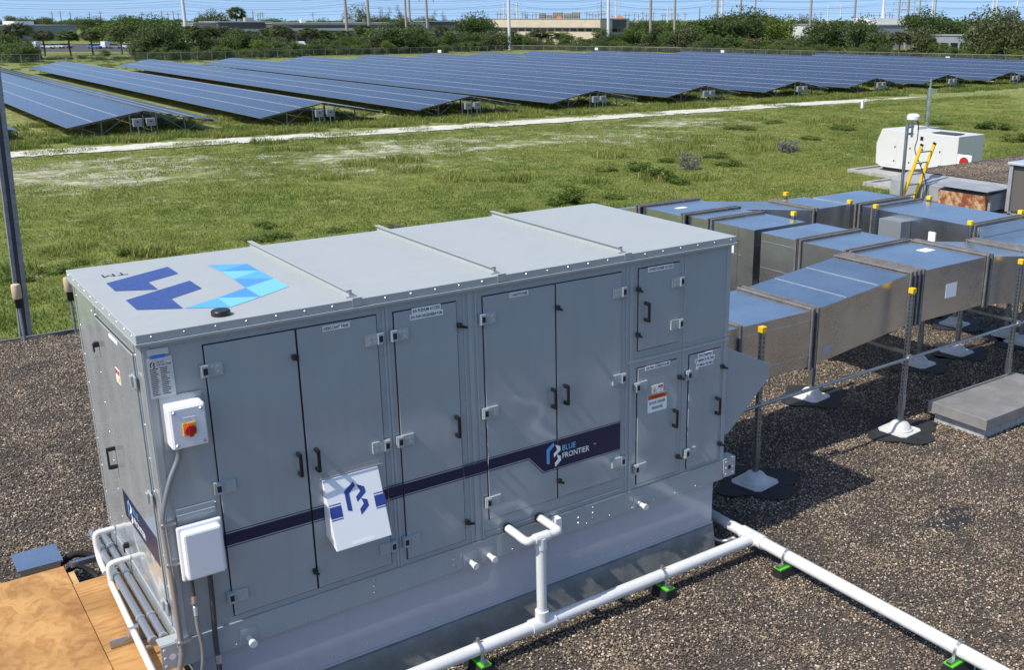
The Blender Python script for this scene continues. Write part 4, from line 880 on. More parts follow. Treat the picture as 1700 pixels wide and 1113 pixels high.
ms = thing('steel_mast', (74.3,48.2,gz(74,48)), 'short silver mast standing in the grass behind the generator', 'mast')
g_=gz(74,48); MB().tube([(74.3,48.2,g_),(74.3,48.2,g_+3.6)],.2,8).build('pole', GALV, ms); MB().tube([(74.3,48.2,g_+3.6),(74.3,48.2,g_+4.4)],.07,8).build('tip', GALV, ms); MB().box(74.3,75,48.0,48.3,g_+3.2,g_+3.5).build('arm_box', GALV, ms); MB().box(73.9,75.4,47.6,48.8,g_,g_+.35).build('footing', CONC, ms)
eb = MB().box(61,63.2,27.2,28.4,gz(62,28),gz(62,28)+1.0).build('utility_box', mat('grey_utility_box',(.25,.25,.25),.6), bevel=.05); tag(eb,'grey utility box in the grass right of the generator','utility box')
mk = MB().box(88.2,88.45,66.5,66.75,gz(88,66),gz(88,66)+.95).build('marker_post', WHITE); tag(mk,'small white marker post in the grass before the track','marker post')
# ------------------------------------------------------------------ solar tables
pm_ = bpy.data.materials.new('solar_cells'); pm_.use_nodes=True; n=pm_.node_tree.nodes; L=pm_.node_tree.links; b=n['Principled BSDF']
b.inputs['Roughness'].default_value=.14; b.inputs['Specular IOR Level'].default_value=.5; b.inputs['Specular IOR Level'].default_value=.24
tc=n.new('ShaderNodeTexCoord'); sp_=n.new('ShaderNodeSeparateXYZ'); L.new(tc.outputs['Object'],sp_.inputs[0])
def gridline(sock, period, wid):
    a=n.new('ShaderNodeMath');a.operation='DIVIDE';a.inputs[1].default_value=period;L.new(sock,a.inputs[0])
    f=n.new('ShaderNodeMath');f.operation='FRACT';L.new(a.outputs[0],f.inputs[0])
    c=n.new('ShaderNodeMath');c.operation='LESS_THAN';c.inputs[1].default_value=wid;L.new(f.outputs[0],c.inputs[0]);return c.outputs[0]
g1=gridline(sp_.outputs['X'],.162,.05); g2=gridline(sp_.outputs['Y'],.162,.05)
mxm=n.new('ShaderNodeMath');mxm.operation='MAXIMUM';L.new(g1,mxm.inputs[0]);L.new(g2,mxm.inputs[1])
oi_=n.new('ShaderNodeNewGeometry'); crr=n.new('ShaderNodeValToRGB'); crr.color_ramp.elements[0].color=(.005,.010,.034,1); crr.color_ramp.elements[1].color=(.010,.019,.055,1); L.new(oi_.outputs['Random Per Island'],crr.inputs[0])
mxc=n.new('ShaderNodeMixRGB'); L.new(mxm.outputs[0],mxc.inputs[0]); L.new(crr.outputs[0],mxc.inputs[1]); mxc.inputs[2].default_value=(.15,.19,.27,1); L.new(mxc.outputs[0],b.inputs['Base Color'])
STRIPM=mat('pale_row_strip',(.32,.34,.37),.5); CELL=pm_; ALU=mat('aluminium_frame',(.62,.63,.64),.35,.9); FRAME=mat('galvanised_frame',(.20,.21,.22),.5,.6); BACK=mat('module_backsheet',(.10,.10,.11),.7)
TILT=math.atan2(1.04,5.6); MW=1.87; MLEN=1.0
def mod_mesh():
    m=MB().box(-MW/2,MW/2,-.485,.485,-.02,.018,1); m.box(-MW/2+.02,MW/2-.02,-.468,.468,.0181,.02,0); 
    me=bpy.data.meshes.new('module'); me.from_pydata(m.v,[],m.f); me.materials.append(CELL); me.materials.append(ALU); me.polygons.foreach_set('material_index',m.m); return me
MODM=mod_mesh(); rowcache={}
def row_mesh(nmod):
    if nmod in rowcache: return rowcache[nmod]
    m=MB()
    for k in range(nmod):
        y0=k*MLEN-.485; m.box(-MW/2,MW/2,y0,y0+.97,-.02,.018,1); m.box(-MW/2+.02,MW/2-.02,y0+.02,y0+.95,.0181,.02,0)
    me=bpy.data.meshes.new('module_row'); me.from_pydata(m.v,[],m.f); me.materials.append(CELL); me.materials.append(ALU); me.polygons.foreach_set('material_index',m.m); rowcache[nmod]=me; return me
NIND=4
def solar_table(xr, y0, y1, label, slopes=(-1,1)):
    g=gz(xr,82); zr=g+2.03
    t=thing('solar_table',(xr,y0,g),label,'solar array','ridged solar tables in parallel rows'); nt_=int(y1-y0)
    for s in slopes:
        ct,stn=math.cos(TILT),math.sin(TILT)
        for r in range(3):
            d=.09+MW/2+r*(MW+.06); xx=s*d*ct; zz=2.03-d*stn
            for k in range(NIND):
                o=bpy.data.objects.new('module',MODM); COL.objects.link(o); o.parent=t; o.location=(xx,.5+k*MLEN,zz); o.rotation_euler=(0,s*TILT,0)
            o=bpy.data.objects.new('module_row',row_mesh(nt_-NIND)); COL.objects.link(o); o.parent=t; o.location=(xx,.5+NIND*MLEN,zz); o.rotation_euler=(0,s*TILT,0); o['kind']='stuff'
            if r<2:
                d2=.09+(r+1)*(MW+.06)-.03; m=MB().bar((xr+s*d2*ct,y0,g+2.03-d2*stn+.012),(xr+s*d2*ct,y1,g+2.03-d2*stn+.012),.08,.05); m.build('row_strip',STRIPM,t)
        for d in (.5,2.2,3.9,5.5):
            MB().bar((xr+s*d*ct,y0-.1,g+2.03-d*stn-.09),(xr+s*d*ct,y1,g+2.03-d*stn-.09),.06,.1).build('purlin',FRAME,t)
    m2=MB()
    nb=int((y1-y0)/7)
    for k in range(nb+1):
        yy=y0+.5+k*7
        for s in slopes:
            ct,stn=math.cos(TILT),math.sin(TILT)
            def pt(d,dz=0): return (xr+s*d*ct,yy,g+2.03-d*stn-.17+dz)
            tgt=m2 if k else None
            def put(nm,a,c,w):
                if tgt is None: MB().bar(a,c,w,w).build(nm,FRAME,t)
                else: tgt.bar(a,c,w,w)
            put('rafter',pt(.1),pt(5.6),.09); put('leg',(xr+s*3.2,yy,g-.1),(pt(3.2)),.1); put('brace',(xr+s*3.2,yy,g+.25),pt(1.2),.06); put('brace',(xr+s*3.2,yy,g+.25),pt(5.0),.06)
    m2.build('rear_frames',FRAME,t,kind='stuff')
    return t
INV=mat('inverter_grey',(.25,.265,.275),.5)
def inverter_rack(x,y,label):
    g=gz(x,y); t=thing('inverter_rack',(x,y,g),label,'inverter rack','inverter racks at the ends of the solar tables')
    for dx in (-1.0,.0,1.0): MB().box(x+dx-.03,x+dx+.03,y-.03,y+.03,g-.1,g+1.75).build('post',FRAME,t)
    for dz in (.35,1.45): MB().box(x-1.05,x+1.05,y-.075,y-.041,g+dz,g+dz+.06).build('crossbar',FRAME,t)
    for dx in (-.5,.5): 
        bo=MB().box(x+dx-.34,x+dx+.34,y-.36,y-.08,g+.88,g+1.5).build('inverter_box',INV,t,bevel=.02); MB().box(x+dx-.08,x+dx+.08,y-.368,y-.361,g+1.2,g+1.3).build('display',BLACK,bo); MB().box(x+dx-.03,x+dx+.03,y-.2,y-.14,g+.0,g+.879).build('cable_duct',ALU,bo)
xr_=[4.5,19.35,34.3,49.1,64.2,79.6,94.8,109.7,124.9,140.2,155.5,170.8,186.0]
ends=[196,198,198,200,200,202,204,206,208,210,205,190,160]
names=['solar table at the field\'s left end, mostly hidden by the steel post','first full ridged solar table right of the steel post','second full ridged solar table right of the steel post']
for i,(x_,ye) in enumerate(zip(xr_,ends)):
    ordw=['','first','second','third','fourth','fifth','sixth','seventh','eighth','ninth','tenth','eleventh','twelfth'][i]
    lab = names[0] if i==0 else 'ridged table of blue solar panels, %s one right of the steel post'%ordw
    solar_table(x_,82,ye,lab)
    if i: inverter_rack(x_-.3,81.2,'two grey inverter boxes on posts at the end of the %s solar table'%ordw)
# ------------------------------------------------------------------ perimeter fence
FP=[(20,243),(69,239),(107,250.6),(136,253),(168,264),(194,217),(202,164),(213,125),(232,70),(244,30)]
fn=thing('chain_link_fence',(69,239,gz(69,239)),'grey chain link fence around the far side of the solar field','fence')
wm=bpy.data.materials.new('chain_link_mesh'); wm.use_nodes=True; n=wm.node_tree.nodes; L=wm.node_tree.links
tr=n.new('ShaderNodeBsdfTransparent'); mx=n.new('ShaderNodeMixShader'); mx.inputs[0].default_value=.22; b=n['Principled BSDF']; b.inputs['Base Color'].default_value=(.12,.12,.115,1); b.inputs['Roughness'].default_value=.6
L.new(tr.outputs[0],mx.inputs[1]); L.new(b.outputs[0],mx.inputs[2]); L.new(mx.outputs[0],n['Material Output'].inputs[0])
GPOST=mat('fence_post_grey',(.22,.22,.21),.5,.3)
msh=MB(); rl=MB()
for (a,c) in zip(FP,FP[1:]):
    a=Vector((*a,gz(*a)));c=Vector((*c,gz(*c)));ln=(c-a).length;k=max(1,int(ln/3.4))
    for i in range(k):
        p=a.lerp(c,i/k); MB().tube([p,p+Vector((0,0,2.15))],.055,6).build('post',GPOST,fn)
    msh.poly([a+Vector((0,0,.05)),c+Vector((0,0,.05)),c+Vector((0,0,2.05)),a+Vector((0,0,2.05))])
    rl.tube([a+Vector((0,0,2.08)),c+Vector((0,0,2.08))],.04,6)
msh.build('mesh',wm,fn); rl.build('top_rail',GPOST,fn)
for (px,py,lab) in ((990,81,'small white sign on the fence before the tan building'),(1199,86,'small white sign on the fence near the wooden pole'),(1572,99,'small white sign on the fence at the right'),(730,86,'small white sign on the fence by the dark shrubs')):
    p,k=ground_at(px,py+8); 
    s_=MB().box(-.45,.45,-.03,.0,-.35,.35).build('fence_sign',WHITE); q_=CAM.lerp(p,.985); s_.location=(q_.x,q_.y,gz(q_.x,q_.y)+1.5); s_.rotation_euler=(0,0,-YAW); tag(s_,lab,'sign')
# ------------------------------------------------------------------ trees
LEAF={k:rand_island('leaves_'+k,st,.6,transl=.35,spec=.25) for k,st in dict(
 dark=[(0,(.036,.062,.018)),(.5,(.08,.125,.038)),(1,(.165,.205,.075))],
 mid=[(0,(.045,.078,.02)),(.5,(.105,.16,.042)),(1,(.195,.25,.078))],
 bright=[(0,(.05,.085,.014)),(.5,(.12,.18,.03)),(1,(.22,.28,.06))],
 olive=[(0,(.05,.066,.026)),(.5,(.115,.138,.055)),(1,(.22,.23,.115))],
 silver=[(0,(.10,.115,.09)),(.5,(.20,.215,.18)),(1,(.33,.34,.30))],
 brown=[(0,(.10,.06,.03)),(.5,(.22,.14,.08)),(1,(.36,.26,.17))]).items()}
BARK=mat('bark',(.10,.08,.06),.9,var=.3,vscale=3)
def leafquad(v,f,p,sz,r):
    a=Vector((r.gauss(0,1),r.gauss(0,1),r.gauss(0,1))).normalized(); b_=a.orthogonal().normalized(); c=a.cross(b_); t=r.uniform(0,6.28)
    u=(b_*math.cos(t)+c*math.sin(t))*sz; w_=(c*math.cos(t)-b_*math.sin(t))*sz*.62; i=len(v)
    v+=[tuple(p-u),tuple(p+w_),tuple(p+u),tuple(p-w_)]; f.append((i,i+1,i+2,i+3))
def crown_mesh(seed, nl, per, leaf, base, rx, sz, spread=.33):
    r=random.Random(seed); v,f=[],[]
    lobes=[]
    for i in range(nl):
        a=r.uniform(0,6.28); d=rx*math.sqrt(r.random())*.72; z=base+(1-base)*r.uniform(.12,.85)*(1-.5*(d/rx)**2); q=r.uniform(.14,.25)
        lobes.append((Vector((d*math.cos(a),d*math.sin(a),min(z,1-q*.7))),q))
    for c,q in lobes:
        for k in range(per):
            u=Vector((r.gauss(0,1),r.gauss(0,1),r.gauss(0,1))).normalized()*q*(r.random()**.38); u.z*=.8
            leafquad(v,f,c+u,sz*r.uniform(.6,1.4),r)
    me=bpy.data.meshes.new('crown'); me.from_pydata(v,[],f); me.materials.append(LEAF[leaf]); return me,lobes
def trunk_mesh(lobes,h,r0):
    m=MB(); m.tube([(0,0,0),(.01,.0,h*.5),(0,.01,h)],r0,7,r1=r0*.6)
    for c,q in lobes[:7]: m.tube([(0,.01,h*.9),tuple(Vector((0,0,h)).lerp(c,.5)+Vector((0,0,.02))),tuple(c)],r0*.45,5,r1=r0*.12)
    me=bpy.data.meshes.new('trunk'); me.from_pydata(m.v,[],m.f); me.materials.append(BARK); return me
PRO={}
for (k,leaf,base,rx,nl,per,sz) in (('dark0','dark',.06,.5,34,95,.030),('dark1','dark',.03,.5,32,95,.030),('mid0','mid',.05,.5,32,95,.030),('mid1','mid',.0,.5,32,90,.030),('bright0','bright',.03,.5,28,95,.030),('olive0','olive',.08,.5,32,90,.028),('olive1','olive',.0,.5,32,90,.03),('airy','olive',.2,.42,15,70,.026),('weed','bright',.0,.5,14,60,.05),('weed2','bright',.0,.5,18,40,.05),('silver','silver',.0,.5,14,60,.04),('thicket','mid',.0,.5,22,90,.035),('thicket2','olive',.0,.5,22,90,.035),('weed2b','bright',.0,.5,16,80,.04)):
    per=int(per*1.7); sz*=.74; me_,lo=crown_mesh(hash(k)%997 if False else sum(map(ord,k)),nl,per,leaf,base,rx,sz); PRO[k]=(me_,trunk_mesh(lo,max(.18,base+.2),.028))
def palm_meshes(leaf,seed,fan=True):
    r=random.Random(seed); m=MB(); m.tube([(0,0,0),(.01,0,.35),(0,.0,.74)],.018,8,r1=.014)
    tm=bpy.data.meshes.new('trunk'); tm.from_pydata(m.v,[],m.f); tm.materials.append(BARK)
    v,f=[],[]
    for i in range(105):
        a=r.uniform(0,6.28); el=r.uniform(-1.0,1.35); L0=r.uniform(.10,.17); d=Vector((math.cos(a)*math.cos(el),math.sin(a)*math.cos(el),math.sin(el)))
        c=Vector((0,0,.76))+d*L0; s=d.orthogonal().normalized()
        for q in range(9):
            t=(q-4)/4*1.25; dd=(d*math.cos(t)+s*math.sin(t)).normalized()*r.uniform(.09,.13); dd.z-=.03; pp=d.cross(s)*.012+s*.008; i0=len(v)
            v+=[tuple(c-pp),tuple(c+pp),tuple(c+dd+pp*.2)]; f.append((i0,i0+1,i0+2))
    cm=bpy.data.meshes.new('crown'); cm.from_pydata(v,[],f); cm.materials.append(LEAF[leaf]); return cm,tm
PRO['palm0']=palm_meshes('olive',3); PRO['palm1']=palm_meshes('mid',4); PRO['deadpalm']=palm_meshes('brown',5)
KL=dict(dark0=('broadleaf_tree','broad dark green tree in the belt beyond the fence','tree','dark trees beyond the fence'),mid0=('broadleaf_tree','mid green rounded tree in the belt beyond the fence','tree','mid green trees beyond the fence'),bright0=('broadleaf_tree','bright yellow-green tree in the belt beyond the fence','tree','bright green trees beyond the fence'),olive0=('broadleaf_tree','grey-olive leafy tree in the belt beyond the fence','tree','olive trees beyond the fence'),airy=('pine_tree','feathery thin-crowned tree against the sky behind the buildings','tree','feathery trees on the skyline'),palm0=('palm_tree','fan palm with shaggy olive crown beyond the fence','palm','fan palms beyond the fence'),palm1=('palm_tree','green fan palm with rounded crown beyond the fence','palm','green fan palms beyond the fence'),thicket=('shrub','leafy green shrub crowding behind the fence','shrub','shrubs behind the fence'),deadpalm=('palm_tree','dead brown palm behind the fence','palm',None),
 weed=('weed_shrub','low yellow-green weed shrub in the field grass','shrub','yellow-green weeds in the field'),weed2=('weed_shrub','low loose green weed clump in the field grass','shrub','loose green weeds in the field'),silver=('weed_shrub','grey silvery shrub in the field grass','shrub','silvery shrubs in the field'))
KL['thicket2']=('shrub','dusty olive shrub crowding behind the fence','shrub','olive shrubs behind the fence'); KL['weed2b']=('shrub','low bright green shrub crowding behind the fence','shrub','bright shrubs behind the fence')
for a,c in (('dark1','dark0'),('mid1','mid0'),('olive1','olive0')): KL[a]=KL[c]
REG=((150,'before the blue-grey warehouse'),(330,'around the white pole by the car park'),(460,'before the small pale building'),(560,'before the long dark warehouse'),(640,'near the dark warehouse poles'),(760,'beside the paired power poles'),(880,'at the left end of the tan building'),(1000,'before the tan building'),(1080,'at the thick white pole'),(1160,'between the brown poles'),(1240,'in the tallest dark clump'),(1310,'beside the leaning timber pole'),(1380,'around the small white building'),(1440,'left of the white storey building'),(1530,'before the white storey building'),(1610,'by the low grey building'),(9999,'in the tall olive clump'))
def region(px): return [r for lim,r in REG if px<lim][0]
def tree_at(kind,x,y,W,H,label=None,px=None,dist=0):
    nm,lab,cat,grp=KL[kind]
    if px is not None and not label:
        lab=lab.replace(' in the belt beyond the fence','').replace(' beyond the fence','').replace(' behind the fence','').replace(' against the sky behind the buildings','').replace(' crowding','')
        lab=lab+' '+('on the skyline ' if dist>600 else '')+region(px)
    cm,tm=PRO[kind]; t=thing(nm,(x,y,gz(x,y)-.05),label or lab,cat,grp if not label else None)
    return tree_fin(t,cm,tm,W,H)
def tree_fin(t,cm,tm,W,H):
    nm=0; 
    t.scale=(W,W*rg.uniform(.85,1.1),H); t.rotation_euler=(0,0,rg.uniform(0,6.28))
    for nme,me_ in (('crown',cm),('trunk',tm)):
        o=bpy.data.objects.new(nme,me_); COL.objects.link(o); o.parent=t
    return t
def T(px,hw,top,base,kind,dist=None,label=None):
    if dist is None: p,k=ground_at(px,base)
    else:
        d=ray(px,36); d.z=0; p=CAM+d*(dist/d.dot(FWD)); k=dist
    topz=CAM.z+(36-top)/FPX*k; g=gz(p.x,p.y); H=(topz-g)
    if kind.startswith('palm') or kind=='deadpalm': W=2*hw*k/FPX*3.1; H=H*1.02
    else: W=2*hw*k/FPX*1.32; H=H*1.04
    return tree_at(kind,p.x,p.y,W,H,label,px,k)
# belt nearest the fence, left to right
for a in ((28,30,68,103,'mid1'),(35,20,40,97,'palm0'),(8,18,52,98,'dark0'),(75,15,51,93,'palm0'),(118,15,52,92,'palm1'),(155,14,51,91,'palm0'),(203,13,47,90,'palm0'),(174,9,82,94,'bright0'),
 (262,32,36,96,'mid0'),(238,22,54,97,'olive1'),(288,30,32,96,'mid1'),(302,16,46,90,'palm0'),(322,17,44,91,'palm0'),(346,15,46,89,'palm0'),(372,14,46,88,'palm0'),(402,24,48,90,'mid0'),(432,20,64,93,'bright0'),(452,15,47,86,'palm1'),(473,16,45,88,'palm0'),(458,18,68,92,'thicket'),(516,14,48,87,'palm0'),(536,12,52,86,'palm1'),(522,14,68,90,'bright0'),(555,9,57,82,'palm1'),(572,11,52,84,'palm1'),
 (593,16,58,88,'thicket'),(606,14,43,84,'palm1'),(622,16,46,86,'mid1'),(645,26,42,88,'dark0'),(668,30,38,88,'dark1'),(692,24,42,86,'dark0'),(585,12,62,89,'bright0'),(735,13,45,80,'palm0'),(751,16,58,84,'thicket'),(772,18,52,84,'olive1'),(788,18,54,84,'thicket'),(812,20,48,84,'olive0'),(833,16,50,84,'olive1'),
 (850,18,50,82,'mid0'),(872,16,54,82,'thicket'),(895,13,52,82,'palm0'),(915,12,54,82,'palm1'),(940,15,52,82,'mid1'),(968,18,62,83,'thicket'),(985,16,64,83,'thicket'),(1000,18,48,83,'mid0'),(1022,20,52,84,'dark1'),(1040,18,47,84,'mid0'),(1062,18,46,84,'mid1'),(1082,18,50,85,'dark1'),(1093,12,48,85,'palm0'),(1112,18,50,86,'mid1'),(1140,24,42,86,'olive1'),
 (1160,22,44,86,'mid0'),(1182,18,55,87,'thicket'),(1205,20,58,87,'thicket'),(1230,18,60,87,'mid1'),(1262,16,64,88,'thicket'),(1290,20,64,88,'olive1'),(1318,16,62,88,'mid1'),(1340,20,54,89,'olive0'),(1362,26,34,90,'dark0'),(1395,34,22,90,'dark1'),(1425,24,30,92,'dark0'),(1462,22,50,94,'dark0'),(1445,14,68,94,'thicket'),(1492,17,54,97,'palm0'),(1528,24,40,96,'olive0'),(1556,20,70,97,'bright0'),(1590,16,76,98,'thicket'),(1628,22,76,99,'bright0'),(1640,38,6,99,'olive0'),(1672,30,10,100,'olive1'),(1692,26,26,101,'olive0'),(1655,20,60,100,'dark1'),(1690,16,82,102,'bright0'),(1606,14,40,96,'olive1')): T(*a)
T(1250,12,66,88,'deadpalm','','dead brown palm among the shrubs behind the fence') if False else T(1250,12,66,88,'deadpalm',None,'dead brown palm among the shrubs behind the fence')
# undergrowth between the fence and the trees
FY=[(-20,101),(330,101),(560,93),(720,89),(850,84),(1130,88),(1410,96),(1720,103)]
px=-6
while px<1710:
    for (a0,b0),(a1,b1) in zip(FY,FY[1:]):
        if a0<=px<=a1: fy=b0+(b1-b0)*(px-a0)/(a1-a0)
    left = px<215
    for k in range(1 if left else 2):
        hp=rg.uniform(4,8) if left else rg.uniform(12,25)*(1-.35*k)
        base=fy-rg.uniform(.8,3.2); T(px+rg.uniform(-5,5),rg.uniform(8,15)*(1 if not left else .8),base-hp,base,rg.choice(('thicket','mid1','olive1','thicket','dark1','thicket2','bright0') if not left else ('thicket','weed2b','olive1')))
    px+=rg.uniform(15,22)
for a in ((20,24,58,98,'mid0'),(52,14,62,96,'olive1'),(330,20,55,91,'olive1'),(350,18,58,91,'dark1'),(388,17,56,91,'mid1'),(416,18,52,90,'dark0'),(444,14,58,90,'mid1'),(470,16,60,91,'olive1'),(492,12,66,91,'mid1'),(530,15,60,90,'dark1'),(548,13,64,90,'thicket'),(578,14,60,89,'mid0'),(560,12,66,89,'olive1'),(700,22,46,87,'mid0'),(720,14,56,86,'olive1'),(648,20,50,88,'mid1'),(630,18,54,88,'olive1'),(745,14,52,85,'mid0'),(255,26,46,97,'olive1'),(275,24,44,97,'dark0')): T(*a)
# second row, taller and farther
for a in ((175,34,38,0,'bright0',400),(222,38,28,0,'mid0',380),(260,30,28,0,'dark0',420),(295,26,30,0,'dark1',420),(360,20,15,0,'olive0',520),(393,11,15,0,'palm1',520),(334,12,27,0,'dark0',600),
 (785,30,23,0,'dark0',360),(800,22,30,0,'dark1',370),(665,24,28,0,'dark0',420),(1185,34,26,0,'dark0',360),(1215,38,18,0,'dark1',370),(1248,38,15,0,'dark0',380),(1275,26,20,0,'dark1',370),(1298,26,24,0,'bright0',360),(1336,20,24,0,'olive0',420),(1150,28,36,0,'mid0',360),(1530,30,16,0,'dark0',340),(1585,34,20,0,'dark1',340),(1555,24,24,0,'dark0',350),(1075,13,27,0,'dark1',470),(1050,18,36,0,'dark0',450),(1110,22,38,0,'mid0',430),(1130,16,40,0,'dark0',480)): T(a[0],a[1],a[2],a[3],a[4],a[5])
for a in ((590,22,12,'airy',560),(607,16,11,'airy',560),(575,16,18,'airy',570),(636,9,17,'airy',560),(648,8,17,'airy',560),(661,9,13,'airy',560),(722,9,22,'airy',600),(735,7,24,'airy',620),(872,5,24,'airy',700)): T(a[0],a[1],a[2],0,a[3],a[4])
# distant wooded line
for i in range(74):
    px=-10+i*23.5+rg.uniform(-8,8)
    if 820<px<1000: continue
    top = (33 if px<220 else 36 if px<480 else 33 if px<720 else 37) + rg.uniform(-3,2)
    T(px,rg.uniform(15,24),top-1,0,rg.choice(('dark0','dark1','mid0','mid1')),rg.uniform(640,900),label=None)
# weeds in the field
for (px,py,hw,hp,k) in ((948,336,28,40,'weed'),(925,340,18,22,'weed2'),(975,345,20,20,'weed2'),(1060,285,24,26,'weed'),(1100,300,30,32,'weed'),(1130,305,20,20,'weed2'),(1185,262,22,18,'weed2'),(1205,275,22,20,'weed2'),(1110,270,16,18,'weed2'),(1650,215,28,20,'weed'),(1685,235,22,22,'weed'),(1600,240,20,12,'weed2'),(655,382,16,20,'weed2'),(430,400,26,24,'weed2'),(470,395,20,20,'weed2'),(440,378,22,16,'weed'),(220,425,26,22,'weed'),(250,418,20,16,'weed2'),(90,455,26,22,'weed'),(130,440,18,16,'weed2'),(30,470,22,22,'weed'),(1020,330,18,14,'weed2'),(860,350,16,16,'weed2'),(560,385,16,14,'weed2'),(1230,215,26,12,'weed2'),(1280,205,20,10,'weed2'),(1345,232,18,12,'weed2'),(1395,215,22,12,'weed2'),(1005,285,18,14,'weed'),(1560,208,20,14,'weed2'),(1500,235,16,10,'weed2')):
    p,d=ground_at(px,py); tree_at(k,p.x,p.y,2*hw*d/FPX*1.25,hp*d/FPX*.85)
p,d=ground_at(1310,252); tree_at('silver',p.x,p.y,2*28*d/FPX*1.1,26*d/FPX,'wide grey silvery shrub in the grass left of the generator')
p,d=ground_at(1145,282); tree_at('silver',p.x,p.y,2*20*d/FPX*1.1,38*d/FPX,'tall grey silvery shrub among yellow-green weeds')
p,d=ground_at(660,388); tree_at('silver',p.x,p.y,2*12*d/FPX,24*d/FPX,'small grey dry shrub behind the unit\'s roof ribs')
# ------------------------------------------------------------------ buildings behind
def wallm(nm,c,v=.08): return mat(nm,c,.8,var=v,vscale=.3)
def pxground(px,dist):
    d=ray(px,36); d.z=0; return CAM+d*(dist/d.dot(FWD))
def block(name,label,pa,da,pb,db,depth,top,mats,bands=(),nwin=0,wz=(.0,1.),wm=None,rooftop=None,base_drop=.5):
    A=pxground(pa,da);B=pxground(pb,db);A.z=B.z=gz(A.x,A.y); u=(B-A); ln=u.length; u.normalize(); nrm=Vector((-u.y,u.x,0)); 
    if nrm.dot(FWD)<0: nrm=-nrm
    zt=CAM.z+(36-top)/FPX*da; Ht=zt-A.z
    t=thing(name,tuple(A),label,'building'); t.rotation_euler=(0,0,math.atan2(u.y,u.x)); sgn=1 if (Vector((0,1,0)).dot(Matrix.Rotation(-t.rotation_euler.z,3,'Z')@nrm)>0) else -1
    def lb(nm,x0,x1,y0,y1,z0,z1,m_):
        if sgn<0: y0,y1=-y1,-y0
        o=MB().box(x0,x1,y0,y1,z0,z1).build(nm,m_,t,org=(0,0,0)); return o
    lb('wall',0,ln,0,depth,-1,Ht,mats[0]); lb('roof',-.3,ln+.3,-.3,depth+.3,Ht+.01,Ht+.35,mats[1])
    for (f0,f1,pr,m_) in bands: lb('band',.0,ln,-pr,-.01,Ht*f0,Ht*f1,m_)
    for i in range(nwin):
        w_=ln/nwin; o=lb('window',i*w_+w_*.12,(i+1)*w_-w_*.12,-.12,-.005,Ht*wz[0],Ht*wz[1],wm)
    for (x0,x1,y0,y1,hh,m_) in (rooftop or ()): lb('roof_unit',ln*x0,ln*x1,y0,y1,Ht+.36,Ht+.36+hh,m_)
    return t
GLASS=mat('dark_window_glass',(.015,.018,.022),.1); GREYW=wallm('grey_blue_wall',(.24,.26,.30)); DGREY=wallm('dark_grey_wall',(.085,.09,.105)); LGREY=wallm('light_grey_band',(.36,.36,.36)); TANW=wallm('tan_wall',(.56,.48,.37)); WHW=wallm('white_wall',(.75,.75,.72)); ROOFG=wallm('grey_roofing',(.30,.30,.29)); REDR=wallm('red_tile_roof',(.50,.15,.07)); CREAM=wallm('cream_wall',(.60,.54,.42)); BRN=wallm('brown_band',(.09,.075,.06))
block('warehouse','long blue-grey warehouse behind the palms at the far left',-40,430,125,470,40,47,(GREYW,ROOFG),rooftop=((.42,.62,4,12,1.6,WHW),),nwin=5,wz=(.05,.28),wm=mat('roller_door',(.30,.32,.34),.6))
block('warehouse','small pale building between the palms and the long dark warehouse',322,400,362,405,20,43,(LGREY,ROOFG),nwin=3,wz=(.25,.5),wm=GLASS)
block('warehouse','dark grey flat roofed warehouse with light band, left half',362,400,452,410,40,41,(DGREY,ROOFG),bands=((.58,.70,.1,LGREY),),nwin=6,wz=(.1,.4),wm=GLASS,rooftop=((.55,.7,5,9,1.5,LGREY),))
block('warehouse','long dark grey warehouse with pale parapet behind the power poles',452,395,700,420,45,43,(DGREY,ROOFG),bands=((.66,.78,.1,LGREY),(.93,1.0,.12,LGREY)),nwin=14,wz=(.1,.45),wm=GLASS,rooftop=((.5,.56,5,10,1.4,LGREY),(.63,.68,6,10,1.6,DGREY),(.2,.23,5,8,1.2,WHW)))
block('warehouse','dark roofed shed behind the trees left of the tan building',712,430,762,435,25,40,(DGREY,ROOFG),bands=((.45,.55,.1,LGREY),),nwin=3,wz=(.1,.4),wm=GLASS)
block('office_building','wide tan building with dark window strip beyond the fence',800,420,997,400,30,36,(TANW,ROOFG),bands=((.52,.66,.05,BRN),(.2,.5,.12,TANW),(.68,.98,.25,TANW)),nwin=16,wz=(.53,.64),wm=GLASS)
block('office_building','dark grey side wing of the tan building',998,408,1040,414,20,36.5,(DGREY,ROOFG),bands=((.4,.5,.1,GREYW),),nwin=3,wz=(.52,.64),wm=GLASS)
block('office_building','small white building peeking between dark trees',1329,380,1352,380,15,45,(WHW,ROOFG),nwin=2,wz=(.3,.5),wm=GLASS)
block('office_building','grey building with white upper storey right of the dark tree',1448,360,1516,365,25,46,(GREYW,ROOFG),bands=((.6,.66,.1,LGREY),),nwin=5,wz=(.2,.45),wm=GLASS,rooftop=((.06,1.0,3,14,2.2,WHW),))
block('office_building','low grey building behind the right hand trees',1548,330,1612,325,20,62,(GREYW,ROOFG),nwin=4,wz=(.2,.55),wm=GLASS)
block('office_building','white gabled shed glimpsed low between trees',1424,300,1440,300,8,61,(WHW,WHW),nwin=1,wz=(.2,.5),wm=GLASS)
for i,(pa,pb,tp_) in enumerate(((895,905,26),(907,916,29),(918,934,25),(936,948,27),(949,963,25))):
    block('apartment_block',['cream apartment tower, leftmost of the far cluster above the tan building','low cream apartment block second in the far cluster','widest cream apartment block in the far cluster','cream apartment block fourth in the far cluster','cream apartment tower at the right end of the far cluster'][i],pa,1500,pb,1500,30,tp_,(CREAM,CREAM),bands=((.75,.8,.3,LGREY),(.86,.9,.3,LGREY)),nwin=5,wz=(.62,.95),wm=mat('apartment_window%d'%i,(.12,.11,.09),.3))
